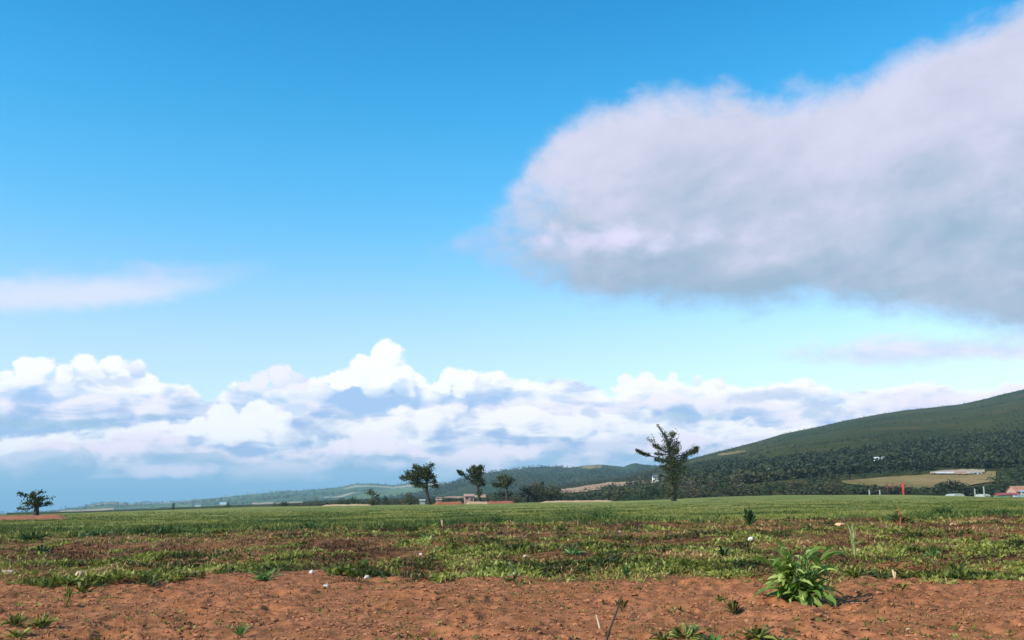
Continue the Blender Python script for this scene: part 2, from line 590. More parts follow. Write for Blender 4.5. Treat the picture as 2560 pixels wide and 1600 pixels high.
def ico(sub=0):
    t = (1 + 5 ** .5) / 2
    V = [(-1, t, 0), (1, t, 0), (-1, -t, 0), (1, -t, 0), (0, -1, t), (0, 1, t), (0, -1, -t), (0, 1, -t), (t, 0, -1), (t, 0, 1), (-t, 0, -1), (-t, 0, 1)]
    F = [(0, 11, 5), (0, 5, 1), (0, 1, 7), (0, 7, 10), (0, 10, 11), (1, 5, 9), (5, 11, 4), (11, 10, 2), (10, 7, 6), (7, 1, 8),
         (3, 9, 4), (3, 4, 2), (3, 2, 6), (3, 6, 8), (3, 8, 9), (4, 9, 5), (2, 4, 11), (6, 2, 10), (8, 6, 7), (9, 8, 1)]
    V = [np.array(v) / np.linalg.norm(v) for v in V]
    for _ in range(sub):
        c, G = {}, []

        def mid(i, j):
            k = (min(i, j), max(i, j))
            if k not in c:
                w = V[i] + V[j]
                V.append(w / np.linalg.norm(w))
                c[k] = len(V) - 1
            return c[k]
        for a, b, d in F:
            x, y, z = mid(a, b), mid(b, d), mid(d, a)
            G += [(a, x, z), (b, y, x), (d, z, y), (x, y, z)]
        F = G
    return np.array(V), np.array(F)


def blobs(C, sx, sz, sub, rg, rough=0.25):
    """many lumpy balls in one go; sx, sz half sizes per ball"""
    bv, bf = ico(sub)
    n, k = len(C), len(bv)
    r = 1 + rough * rg.normal(size=(n, k, 1)).clip(-1.6, 1.6)
    sc = np.stack([sx * rg.uniform(.8, 1.2, n), sx * rg.uniform(.8, 1.2, n), sz], 1)[:, None]
    V = (bv[None] * r * sc + C[:, None]).reshape(-1, 3)
    F = (bf[None] + (np.arange(n) * k)[:, None, None]).reshape(-1, 3)
    return V, F


# ------------------------------------------------------------------ materials
def material(name):
    m = bpy.data.materials.new(name)
    m.use_nodes = True
    S.nt = m.node_tree
    return m, m.node_tree.nodes['Principled BSDF']


def attr(name):
    n = new('ShaderNodeAttribute')
    n.attribute_name = name
    return S(n.outputs['Fac'])


def leaf_mat(name, cols, trans=0.35, vary=3.0, rough=0.55):
    """foliage: each leaf takes its own tone from the range, patches differ a little"""
    m, p = material(name)
    geo = new('ShaderNodeNewGeometry')
    ns = noise(S(geo.outputs['Position']), vary, 2.0)
    t = attr('tint') * 0.7 + sstep(ns, 0.3, 0.7) * 0.3
    stops = [(i / max(1, len(cols) - 1), c) for i, c in enumerate(cols)]
    c = ramp(t, stops)
    S.nt.links.new(c.s, p.inputs['Base Color'])
    p.inputs['Roughness'].default_value = rough
    p.inputs['Specular IOR Level'].default_value = 0.3
    if trans:
        tr = new('ShaderNodeBsdfTranslucent')
        S.nt.links.new(c.s, tr.inputs[0])
        mx = new('ShaderNodeMixShader')
        mx.inputs[0].default_value = trans
        S.nt.links.new(p.outputs[0], mx.inputs[1])
        S.nt.links.new(tr.outputs[0], mx.inputs[2])
        S.nt.links.new(mx.outputs[0], m.node_tree.nodes['Material Output'].inputs[0])
    return m


def plain_mat(name, c1, c2, scale=3.0, rough=0.8, bump=0.2):
    m, p = material(name)
    tcn = new('ShaderNodeTexCoord')
    n = noise(S(tcn.outputs['Object']), scale, 5.0, 0.6)
    c = cmix(sstep(n, 0.3, 0.7), c1, c2)
    S.nt.links.new(c.s, p.inputs['Base Color'])
    p.inputs['Roughness'].default_value = rough
    b = new('ShaderNodeBump')
    b.inputs['Strength'].default_value = bump
    S.nt.links.new(n.s, b.inputs['Height'])
    S.nt.links.new(b.outputs[0], p.inputs['Normal'])
    return m


M = {}
# ground: red-brown tilth, weedy rough strip, young green crop
m, p = material('ground_earth')
geo = new('ShaderNodeNewGeometry')
pos = S(geo.outputs['Position'])
n1 = noise(pos, 0.55, 5, 0.6)
n4 = noise(vmath('MULTIPLY', pos, (0.30, 0.16, 0.0)), 1.0, 4, 0.6)
n2 = noise(pos, 5.0, 6, 0.65)
n3 = noise(pos, 28.0, 4, 0.6)
soil = cmix(sstep(n2, 0.3, 0.7), (0.200, 0.072, 0.029), (0.41, 0.157, 0.068))
soil = cmix(sstep(n1, 0.45, 0.68) * 0.55, soil, (0.185, 0.074, 0.026))
soil = cmix(sstep(n3, 0.58, 0.75) * 0.5, soil, (0.46, 0.215, 0.088))
soil = cmix(sstep(noise(pos, 1.3, 4, .6), 0.56, 0.70) * 0.6, soil, (0.12, 0.062, 0.024))
rough_c = cmix(sstep(n2, 0.35, 0.68), (0.10, 0.039, 0.015), (0.30, 0.125, 0.046))
rough_c = cmix(sstep(n4, 0.52, 0.66) * 0.75, rough_c, (0.10, 0.095, 0.026))
rough_c = cmix(sstep(n4, 0.48, 0.34) * 0.7, rough_c, (0.040, 0.022, 0.011))
nf = noise(vmath('MULTIPLY', pos, (0.02, 0.055, 0.0)), 1.0, 4, 0.6)
nfb = noise(vmath('MULTIPLY', pos, (0.12, 0.30, 0.0)), 1.0, 4, 0.6)
fld = cmix(sstep(nf, 0.35, 0.66), (0.140, 0.170, 0.034), (0.255, 0.235, 0.060))
fld = cmix(sstep(nfb, 0.48, 0.66) * 0.8, fld, (0.050, 0.100, 0.020))
fld = cmix(sstep(noise(vmath('MULTIPLY', pos, (0.03, 0.12, 0.0)), 1.7, 4, .6), 0.60, 0.72) * 0.75, fld, (0.27, 0.20, 0.075))
c = cmix(attr('soil'), rough_c, soil)
c = cmix(attr('green'), c, fld)
S.nt.links.new(c.s, p.inputs['Base Color'])
p.inputs['Roughness'].default_value = 0.95
p.inputs['Specular IOR Level'].default_value = 0.1
b = new('ShaderNodeBump')
b.inputs['Strength'].default_value = 0.8
b.inputs['Distance'].default_value = 0.03
S.nt.links.new((n2 * 0.6 + n3 * 0.5).s, b.inputs['Height'])
S.nt.links.new(b.outputs[0], p.inputs['Normal'])
M['ground'] = m

M['clod'] = plain_mat('soil_clod', (0.18, 0.062, 0.022), (0.46, 0.18, 0.078), 14, 0.95, 0.5)
M['bank'] = plain_mat('red_earth', (0.23, 0.060, 0.016), (0.35, 0.105, 0.030), 0.8, 0.95, 0.4)
M['tan'] = plain_mat('dry_earth', (0.38, 0.22, 0.10), (0.52, 0.33, 0.16), 0.4, 0.95, 0.3)
M['stone_w'] = plain_mat('white_stone', (0.40, 0.33, 0.27), (0.80, 0.77, 0.72), 20, 0.7, 0.4)
M['stone_t'] = plain_mat('tan_stone', (0.42, 0.30, 0.19), (0.60, 0.45, 0.30), 16, 0.8, 0.5)
M['stone_o'] = plain_mat('orange_stone', (0.50, 0.23, 0.11), (0.68, 0.38, 0.21), 16, 0.8, 0.5)
M['bark'] = plain_mat('bark', (0.020, 0.016, 0.011), (0.055, 0.043, 0.030), 3, 0.9, 0.7)
M['weed'] = leaf_mat('weed_leaf', [(0.022, 0.032, 0.008), (0.065, 0.078, 0.014), (0.165, 0.185, 0.028), (0.30, 0.31, 0.060), (0.40, 0.37, 0.11)], vary=1.2)
M['stub'] = leaf_mat('dry_stubble', [(0.028, 0.014, 0.007), (0.075, 0.034, 0.013), (0.20, 0.095, 0.033), (0.20, 0.140, 0.038), (0.36, 0.20, 0.075), (0.52, 0.33, 0.16)], 0.2, 1.0)  # dry stalk tones, the darkest standing in for shaded hollows
M['grass'] = leaf_mat('field_grass', [(0.036, 0.070, 0.014), (0.115, 0.145, 0.027), (0.225, 0.225, 0.046), (0.36, 0.29, 0.085)], 0.35, 0.10)
M['darkgrass'] = leaf_mat('dark_grass', [(0.018, 0.055, 0.014), (0.040, 0.090, 0.022), (0.075, 0.120, 0.030)], 0.3, 0.6)
M['strap'] = leaf_mat('strap_leaf', [(0.085, 0.18, 0.030), (0.22, 0.33, 0.06), (0.38, 0.46, 0.13)], 0.4, 4.0, 0.42)
M['litstrap'] = leaf_mat('sunlit_strap_leaf', [(0.30, 0.40, 0.08), (0.42, 0.50, 0.14), (0.52, 0.56, 0.22)], 0.35, 4.0, 0.42)  # lit copy of the strap leaf, highlights put into its colour
M['yellow'] = leaf_mat('yellow_leaf', [(0.45, 0.33, 0.06), (0.55, 0.40, 0.09)], 0.3)
M['bright'] = leaf_mat('bright_leaf', [(0.07, 0.17, 0.035), (0.12, 0.23, 0.05), (0.20, 0.30, 0.09)], 0.35)
M['pale'] = leaf_mat('pale_leaf', [(0.22, 0.30, 0.09), (0.36, 0.42, 0.16), (0.48, 0.46, 0.20)], 0.35)
M['darkleaf'] = leaf_mat('dark_leaf', [(0.018, 0.050, 0.014), (0.035, 0.080, 0.022), (0.060, 0.105, 0.03)], 0.3)
M['olive'] = leaf_mat('olive_leaf', [(0.07, 0.075, 0.018), (0.11, 0.105, 0.028), (0.15, 0.13, 0.04)], 0.3)
M['straw'] = leaf_mat('straw', [(0.55, 0.38, 0.22), (0.68, 0.50, 0.32)], 0.1)
M['redleaf'] = leaf_mat('red_stalk', [(0.36, 0.07, 0.04), (0.48, 0.13, 0.07)], 0.2)
M['needle'] = leaf_mat('needle', [(0.012, 0.022, 0.006), (0.032, 0.046, 0.010), (0.068, 0.080, 0.016), (0.15, 0.14, 0.032)], 0.2, 0.5, 0.6)
M['hedge'] = leaf_mat('hedge_leaf', [(0.022, 0.044, 0.012), (0.042, 0.068, 0.017), (0.075, 0.095, 0.026)], 0.2, 0.3)
M['hedge_d'] = leaf_mat('deep_green_leaf', [(0.010, 0.020, 0.006), (0.020, 0.034, 0.009), (0.038, 0.052, 0.014)], 0.15, 0.3)  # the darkest tree green, for thicket and bushes
M['hedge_o'] = leaf_mat('olive_tree_leaf', [(0.050, 0.058, 0.018), (0.085, 0.090, 0.028), (0.12, 0.115, 0.04)], 0.2, 0.3)
M['hedge_b'] = leaf_mat('russet_tree_leaf', [(0.070, 0.056, 0.024), (0.105, 0.080, 0.036), (0.14, 0.105, 0.052)], 0.2, 0.3)
M['wood'] = leaf_mat('woodland', [(0.016, 0.027, 0.008), (0.028, 0.038, 0.010), (0.044, 0.050, 0.014), (0.075, 0.066, 0.022)], 0, 0.02, 0.8)
M['white'] = plain_mat('white_wall', (0.68, 0.67, 0.64), (0.82, 0.81, 0.79), 0.6, 0.8, 0.1)
M['pinkwall'] = plain_mat('pink_wall', (0.52, 0.30, 0.25), (0.62, 0.38, 0.32), 0.6, 0.8, 0.1)
M['dimpink'] = plain_mat('dim_pink_wall', (0.34, 0.19, 0.15), (0.42, 0.25, 0.20), 0.6, 0.8, 0.1)
M['slate'] = plain_mat('slate_roof', (0.06, 0.06, 0.075), (0.11, 0.11, 0.13), 0.8, 0.7, 0.2)
M['greyroof'] = plain_mat('pale_roof', (0.45, 0.46, 0.47), (0.60, 0.61, 0.61), 0.8, 0.7, 0.2)
M['rustroof'] = plain_mat('rust_roof', (0.30, 0.13, 0.07), (0.44, 0.22, 0.13), 0.8, 0.8, 0.2)
M['red'] = plain_mat('red_paint', (0.62, 0.045, 0.035), (0.74, 0.075, 0.055), 0.8, 0.5, 0.05)
M['dullred'] = plain_mat('dull_red_paint', (0.25, 0.045, 0.045), (0.33, 0.07, 0.06), 0.8, 0.6, 0.05)
M['greenp'] = plain_mat('green_sheet', (0.07, 0.20, 0.10), (0.10, 0.26, 0.14), 0.8, 0.6, 0.05)
M['bluep'] = plain_mat('blue_grey_sheet', (0.25, 0.36, 0.42), (0.34, 0.45, 0.50), 0.8, 0.5, 0.05)
M['poly'] = plain_mat('polythene', (0.30, 0.32, 0.27), (0.40, 0.42, 0.35), 0.8, 0.5, 0.05)
M['glass'] = plain_mat('window_glass', (0.03, 0.035, 0.045), (0.05, 0.055, 0.065), 0.8, 0.15, 0.0)


def hill_mat(name, lo, hi, streak, patch=None, sc=0.004):
    m, p = material(name)
    geo = new('ShaderNodeNewGeometry')
    pos = S(geo.outputs['Position'])
    n1 = noise(vmath('MULTIPLY', pos, (1, 0.6, 3.0)), sc, 6, 0.6)
    n2 = noise(vmath('MULTIPLY', pos, (1, 0.6, 6.0)), sc * 2.3, 6, 0.6, 0.5)
    n3 = noise(pos, sc * 14, 4, 0.6)
    c = cmix(sstep(n1, 0.35, 0.65), lo, hi)
    c = cmix(sstep(n2, 0.52, 0.68) * 0.8, c, streak)
    c = cmix(sstep(n3, 0.5, 0.7) * 0.5, c, tuple(v * 0.55 for v in lo))
    if patch:
        vo = new('ShaderNodeTexVoronoi')
        setin(vo, 'Vector', vmath('MULTIPLY', pos, (1, 0.5, 0.0)))
        setin(vo, 'Scale', patch[0])
        sepc = new('ShaderNodeSeparateColor')
        S.nt.links.new(vo.outputs['Color'], sepc.inputs[0])
        c = cmix(sstep(S(sepc.outputs[0]), 0.45, 0.5), c, patch[1])
        c = cmix(sstep(S(sepc.outputs[1]), 0.78, 0.82), c, patch[2])
    S.nt.links.new(c.s, p.inputs['Base Color'])
    p.inputs['Roughness'].default_value = 1.0
    p.inputs['Specular IOR Level'].default_value = 0.0
    return m


M['hill'] = hill_mat('hill_moor', (0.030, 0.040, 0.012), (0.050, 0.054, 0.018), (0.095, 0.070, 0.030))
M['midhill'] = hill_mat('middle_hill_moor', (0.024, 0.044, 0.020), (0.042, 0.058, 0.026), (0.08, 0.085, 0.04), None, 0.003)
M['ridge'] = hill_mat('far_ridge_fields', (0.030, 0.060, 0.028), (0.055, 0.095, 0.040), (0.09, 0.13, 0.05), (0.0022, (0.06, 0.105, 0.045), (0.30, 0.25, 0.17)), 0.002)
M['valley'] = hill_mat('valley_fields', (0.04, 0.07, 0.03), (0.07, 0.11, 0.045), (0.10, 0.14, 0.06), (0.006, (0.12, 0.18, 0.07), (0.42, 0.33, 0.24)), 0.004)
M['fieldtan'] = hill_mat('tan_pasture', (0.13, 0.115, 0.042), (0.27, 0.19, 0.085), (0.20, 0.11, 0.05), None, 0.022)
M['fieldpink'] = hill_mat('stubble_field', (0.34, 0.20, 0.13), (0.40, 0.26, 0.17), (0.26, 0.21, 0.10), None, 0.03)
M['fieldpale'] = hill_mat('pale_track_earth', (0.28, 0.19, 0.12), (0.42, 0.31, 0.22), (0.2, 0.16, 0.08), None, 0.03)
M['fieldgreen'] = hill_mat('pale_green_pasture', (0.085, 0.135, 0.050), (0.115, 0.17, 0.065), (0.14, 0.18, 0.07), None, 0.01)

# ------------------------------------------------------------------ ground sheet
ys = np.concatenate([[-60, -20, -6, 0, 2.5, 4.5, 6], np.exp(np.arange(math.log(7), math.log(19), 0.0040)),
                     np.exp(np.arange(math.log(19.1), math.log(62), 0.008)), np.exp(np.arange(math.log(62.6), math.log(462), 0.02))])
tt = np.linspace(-0.78, 0.78, 480)
wy = np.where(ys >= 6, ys, 6 + (6 - ys) * 0.8)
GX = tt[None] * wy[:, None]
GY = np.repeat(ys[:, None], len(tt), 1)
GZ = ground(GX, GY)
so, gr = zones(GX, GY)
nr, nc = GX.shape
ii = (np.arange(nr - 1)[:, None] * nc + np.arange(nc - 1)[None]).ravel()
GF = np.stack([ii, ii + 1, ii + nc + 1, ii + nc], 1)
me = mesh_np('ground', np.stack([GX, GY, GZ], -1).reshape(-1, 3), GF, M['ground'], True, None, {'soil': so.ravel(), 'green': gr.ravel()})
tag(obj('ground', me), 'red brown bare soil giving way to weedy rough strip and green field', kind='structure')


# ------------------------------------------------------------------ distant land
def edge_e(a):
    return np.interp(a, *EDGE) - 80 * 0.00006 - 0.0012


class Hill:
    def __init__(self, top, y0, y1, power, foot=None):
        self.top, self.y0, self.y1, self.p, self.foot = line(top), y0, y1, power, foot

    def e(self, a, y):
        et = np.interp(a, *self.top)
        ef = edge_e(a) if self.foot is None else self.foot + 0 * a
        ef = np.minimum(ef, et - 0.0005)
        t = np.clip((1 - self.y0 / y) / (1 - self.y0 / self.y1), 0, 1) ** self.p
        return ef + (et - ef) * t - np.maximum(y - self.y1, 0) / self.y1 * 0.12

    def z(self, a, y):
        bump = (fbm(a * y / 160, y / 160, 4, 30) - 0.5) * 0.010 * y * ss(y, self.y0, self.y0 * 1.6) * (1 - ss(y, self.y1 * .75, self.y1 * .97))
        return EYE + self.e(a, y) * y + bump * 0.5

    def at(self, px, py):
        """place on the slope seen at a pixel"""
        a, e = ray(px, py)
        a, e = np.atleast_1d(a), np.atleast_1d(e)
        yy = np.geomspace(self.y0 * 1.001, self.y1, 500)
        E = (self.z(a[:, None], yy[None]) - EYE) / yy[None]
        hit = np.maximum.accumulate(E, 1) >= e[:, None]
        k = np.where(hit.any(1), hit.argmax(1), len(yy) - 1)
        y = yy[k]
        return np.stack([a * y, y, self.z(a, y)], 1)

    def mesh(self, name, mat, a0, a1, na, ny, label):
        a = np.linspace(a0, a1, na)
        y = np.concatenate([np.geomspace(self.y0, self.y1, ny), self.y1 * np.array([1.01, 1.03, 1.07, 1.15, 1.35])])
        A, Yg = np.meshgrid(a, y)
        V = np.stack([A * Yg, Yg, self.z(A, Yg)], -1).reshape(-1, 3)
        i = (np.arange(len(y) - 1)[:, None] * na + np.arange(na - 1)[None]).ravel()
        F = np.stack([i, i + 1, i + na + 1, i + na], 1)
        return tag(obj(name, mesh_np(name, V, F, mat, True)), label, kind='structure')


HILL = Hill([(-400, 1292), (300, 1276), (500, 1268), (700, 1259), (860, 1252), (1000, 1248), (1150, 1240), (1300, 1226), (1400, 1213), (1500, 1202),
             (1560, 1193), (1620, 1180), (1680, 1160), (1750, 1141), (1800, 1128), (1900, 1102), (1960, 1084), (2050, 1066), (2120, 1050), (2200, 1035), (2260, 1026), (2320, 1020), (2400, 1011),
             (2460, 998), (2500, 987), (2560, 973), (2750, 935), (3200, 890)], 450, 2400, 1.15)
MID = Hill([(600, 1266), (850, 1255), (950, 1246), (1050, 1229), (1100, 1214), (1130, 1206), (1165, 1193), (1200, 1186), (1240, 1179), (1290, 1173),
            (1345, 1167), (1430, 1169), (1460, 1164), (1500, 1161), (1560, 1167), (1575, 1160), (1588, 1157), (1605, 1161), (1680, 1167), (1800, 1172), (2800, 1210)], 1500, 4200, 1.0, -0.006)
RIDGE = Hill([(-700, 1296), (-300, 1290), (0, 1284), (120, 1277), (200, 1268), (240, 1259), (275, 1255), (330, 1259), (420, 1256), (500, 1248), (600, 1238), (700, 1229),
              (760, 1226), (850, 1218), (885, 1210), (930, 1208), (985, 1213), (1040, 1204), (1100, 1206), (1500, 1215)], 3200, 7600, 1.0, -0.007)
HILL.mesh('hill', M['hill'], -0.5, 0.95, 300, 90, 'dark wooded hill rising to the right edge')
MID.mesh('middle_hill', M['midhill'], -0.35, 0.6, 220, 50, 'low blue-green hill behind the trees in the centre')
RIDGE.mesh('far_ridge', M['ridge'], -0.8, 0.25, 220, 50, 'hazy far ridge with pale green fields on the left')
vx = np.linspace(-11000, 11000, 60)
vy = np.concatenate([[440], np.geomspace(500, 12500, 60)])
VX, VY = np.meshgrid(vx, vy)
VZ = -14 - ss(VY, 440, 1200) * 12 + 3 * (fbm(VX / 900, VY / 900, 3, 40) - .5)
i = (np.arange(len(vy) - 1)[:, None] * len(vx) + np.arange(len(vx) - 1)[None]).ravel()
tag(obj('valley_floor', mesh_np('valley_floor', np.stack([VX, VY, VZ], -1).reshape(-1, 3), np.stack([i, i + 1, i + len(vx) + 1, i + len(vx)], 1), M['valley'], True)),
    'flat valley floor with pale fields beyond the green field', kind='structure')


# fields laid on the slopes
def inside(px, py, poly):
    r = np.zeros(px.shape, bool)
    n = len(poly)
    for k in range(n):
        (x0, y0), (x1, y1) = poly[k], poly[(k + 1) % n]
        c = ((y0 > py) != (y1 > py)) & (px < (x1 - x0) * (py - y0) / ((y1 - y0) or 1e-9) + x0)
        r ^= c
    return r


FIELDS = []
CLEAR = [(1905, 1162, 1940, 1186), (2180, 1136, 2222, 1160), (2330, 1170, 2462, 1192), (1628, 1184, 1672, 1208)]
TREELINE = ([1100, 1650, 1900, 2200, 2560, 2900], [1200, 1168, 1152, 1118, 1085, 1060])


def slope_field(name, hill, top, bot, mat, lift, label, n=28, rows=7):
    """sheet between an upper and a lower boundary on the hillside"""
    t, b = np.array(top, float), np.array(bot, float)
    x = np.linspace(max(t[0, 0], b[0, 0]), min(t[-1, 0], b[-1, 0]), n)
    yt, yb = np.interp(x, t[:, 0], t[:, 1]), np.interp(x, b[:, 0], b[:, 1])
    yt = yt + (fbm(x / 14, x * 0 + yt[0], 3, 7) - .5) * 4
    yb = yb + (fbm(x / 11, x * 0 + yb[0], 3, 9) - .5) * 4
    V = []
    for k in range(rows):
        f = k / (rows - 1)
        q = hill.at(x, yb + (yt - yb) * f)
        q[:, 2] += lift
        V.append(q)
    V = np.concatenate(V)
    i = (np.arange(rows - 1)[:, None] * n + np.arange(n - 1)[None]).ravel()
    F = np.stack([i, i + 1, i + n + 1, i + n], 1)
    FIELDS.append((hill, list(top) + list(bot)[::-1]))
    return tag(obj(name, mesh_np(name, V, F, mat, True)), label, kind='structure')


slope_field('stubble_field', HILL, [(1402, 1224), (1440, 1219), (1520, 1207), (1640, 1201)], [(1402, 1234), (1460, 1231), (1550, 1216), (1640, 1208)], M['fieldpink'], 0.6, 'pinkish stubble field on the slope left of the tall conifer')
slope_field('pasture', HILL, [(2105, 1205), (2200, 1196), (2300, 1190), (2400, 1186), (2490, 1181)], [(2105, 1210), (2160, 1218), (2300, 1224), (2400, 1220), (2490, 1206)], M['fieldtan'], 0.6, 'tan pasture below the white barns on the hill')
slope_field('farm_track', HILL, [(2325, 1184), (2360, 1180), (2420, 1178), (2462, 1179)], [(2325, 1189), (2360, 1190), (2420, 1190), (2462, 1186)], M['fieldpale'], 1.2, 'pale bare earth around the white barns')
slope_field('pasture', RIDGE, [(868, 1250), (930, 1228), (1000, 1220), (1085, 1214)], [(868, 1254), (930, 1246), (1000, 1240), (1085, 1228)], M['fieldgreen'], 2.0, 'pale green pasture on the far ridge')
slope_field('stubble_field', RIDGE, [(630, 1259), (690, 1257), (780, 1254)], [(630, 1264), (690, 1263), (780, 1258)], M['fieldpale'], 2.0, 'pale pink strip field at the foot of the far ridge')
slope_field('stubble_field', RIDGE, [(130, 1279), (200, 1276), (285, 1271)], [(130, 1284), (200, 1282), (285, 1278)], M['fieldpink'], 2.0, 'pale pink strip field low on the far left')
slope_field('pasture', RIDGE, [(290, 1270), (400, 1266), (480, 1262)], [(290, 1275), (400, 1272), (480, 1270)], M['fieldgreen'], 2.0, 'pale green strip field low on the far left ridge')
slope_field('pasture', MID, [(1445, 1169), (1470, 1164), (1505, 1163)], [(1445, 1171), (1475, 1174), (1505, 1170)], M['fieldtan'], 1.5, 'small tan pasture on the crest of the middle hill')
slope_field('pasture', HILL, [(1795, 1137), (1830, 1131), (1865, 1126)], [(1795, 1140), (1830, 1138), (1865, 1131)], M['fieldtan'], 1.0, 'small tan patch high on the wooded hill')
slope_field('stubble_field', HILL, [(1090, 1244), (1140, 1241), (1215, 1237)], [(1090, 1249), (1140, 1249), (1215, 1247)], M['fieldpink'], 0.6, 'pinkish strip field behind the two bent trees')


# ------------------------------------------------------------------ woodland masses
def wood(name, hill, n, x0, x1, dens, size, sub, label, rg, start=1.45, mat='wood'):
    px = rg.uniform(x0, x1, n)
    a = ray(px, np.full(n, 1200.0))[0]
    et = np.interp(a, *hill.top)
    y = np.geomspace(hill.y0 * 1.02, hill.y1 * 0.999, 60)
    t = rg.random(n)
    # spread evenly over the height the slope shows
    k = np.sort(hill.y0 / (1 - t * (1 - hill.y0 / hill.y1)))
    yy = hill.y0 * start + (hill.y1 - hill.y0 * start) * t ** 1.7
    z = hill.z(a, yy)
    e = (z - EYE) / yy
    # pixel row for masks
    py = 800 - FPX * np.tan(np.arctan(e) - PITCH) + 0 * et + (px - 1280) * -0.0087
    keep = rg.random(n) < dens(px, py, a * yy, yy)
    for x0c, y0c, x1c, y1c in CLEAR:
        if hill is HILL:
            keep &= ~((px > x0c) & (px < x1c) & (py > y0c) & (py < y1c))
    for h, poly in FIELDS:
        if h is hill:
            keep &= ~inside(px, py, poly)
    px, a, yy, z = px[keep], a[keep], yy[keep], z[keep]
    s = rg.uniform(size[0], size[1], len(px)) * np.interp(px, [900, 1300, 1650], [.4, .5, 1.0] if hill is HILL else [1, 1, 1])
    if hill is HILL:
        tl = np.interp(px, *TREELINE)
        s *= np.where(py[keep] < tl, 0.55, 1.0)
        roomy = np.where(py[keep] > 1206, np.maximum(py[keep] - 1208, 0), 40) * yy / FPX
        open_y = np.interp(px, [1400, 1460, 1550, 1645], [1235, 1232, 1217, 1209])
        s = np.where((px > 1395) & (px < 1650) & (py[keep] > open_y), np.minimum(s, (py[keep] - open_y) * yy / FPX * .9 + .5), s)
        s = np.where((px > 2095) & (px < 2485) & (yy < 620), np.minimum(s, roomy + .4), s)
    k = 15 if sub else 12
    n = len(px)
    C = np.repeat(np.stack([a * yy, yy, z + s * .45], 1), k, 0)
    sr = np.repeat(s, k)[:, None]
    d = unit(rg.normal(size=(n * k, 3)))
    P = C + d * sr * np.array([.36, .36, .42]) * rg.random((n * k, 1)) ** .4
    V, F = leaves(P - d * sr * .12, (d + rg.normal(0, .5, d.shape)) * np.array([1, 1, .3]), sr[:, 0] * rg.uniform(.2, .4, n * k), sr[:, 0] * rg.uniform(.16, .3, n * k), .1, rg)
    tone = 0.42 + 1.9 * (fbm(a * yy / 210, yy / 420, 3, 63) - .5) + rg.normal(0, .12, n)
    tv = np.clip(np.repeat(np.clip(tone, 0, 1), 2 * k) + rg.normal(0, .07, len(F)), 0, 1)
    return tag(obj(name, mesh_np(name, V, F, M[mat], False, {'tint': tv})), label, kind='stuff')


def dens_hill(px, py, x, y):
    treeline = np.interp(px, *TREELINE)
    nz = fbm(x / 130, y / 200, 3, 50)
    low = ss(py, treeline - 20, treeline + 35)
    crest = ss(y, 2250, 2390) * 0.35
    return np.clip(low * (0.7 + 0.6 * ss(nz, 0.42, 0.58)) + (1 - low) * 0.4 * ss(nz, 0.48, 0.62) + crest, 0, 1)


wood('woodland', HILL, 42000, 760, 2800, dens_hill, (3.5, 8.5), 1, 'dark woodland covering the slopes of the right hand hill', np.random.default_rng(11))
wood('woodland', HILL, 5200, 1680, 2800, lambda px, py, x, y: (y < 700) * (.25 + .75 * ss(fbm(x / 40, y / 60, 3, 55), .42, .55)) * ~((px > 2095) & (px < 2485) & (py > np.interp(px, [2105, 2300, 2490], [1204, 1189, 1180])) & (py < 1222)), (3, 6), 1,
     'scrub and small trees at the foot of the wooded hill', np.random.default_rng(14), 1.06)
wood('woodland', MID, 5200, 880, 1800, lambda px, py, x, y: ss(fbm(x / 260, y / 400, 3, 60), 0.38, 0.55), (9, 17), 0, 'blue-green woodland on the middle hill', np.random.default_rng(12))
wood('woodland', RIDGE, 5200, -100, 1300, lambda px, py, x, y: ss(fbm(x / 420, y / 160, 3, 70), 0.54, 0.6) * 0.95, (14, 26), 0, 'dark hedges and copses on the far ridge', np.random.default_rng(13))

# ------------------------------------------------------------------ haze
HX, HY0, HY1, HZ0, HZ1 = 12500, -300, 13500, -40, 460
hv = [(x, y, z) for x in (-HX, HX) for y in (HY0, HY1) for z in (HZ0, HZ1)]
hf = np.array([(0, 1, 3, 2), (4, 6, 7, 5), (0, 4, 5, 1), (2, 3, 7, 6), (0, 2, 6, 4), (1, 5, 7, 3)])
m = bpy.data.materials.new('haze')
m.use_nodes = True
m.node_tree.nodes.clear()
_o = m.node_tree.nodes.new('ShaderNodeOutputMaterial')
_v = m.node_tree.nodes.new('ShaderNodeVolumePrincipled')
_v.inputs['Color'].default_value = (0.50, 0.78, 0.92, 1)
_v.inputs['Density'].default_value = 0.000068
_v.inputs['Anisotropy'].default_value = 0.0
m.node_tree.links.new(_v.outputs[0], _o.inputs['Volume'])
tag(obj('haze', mesh_np('haze', np.array(hv), hf, m)), 'thin blue haze over the valley and hills', kind='stuff')

# ------------------------------------------------------------------ trees
def at_dist(px, py, y):
    a, e = ray(px, py)
    return np.stack([a * y, np.full_like(a, y), EYE + e * y], -1)


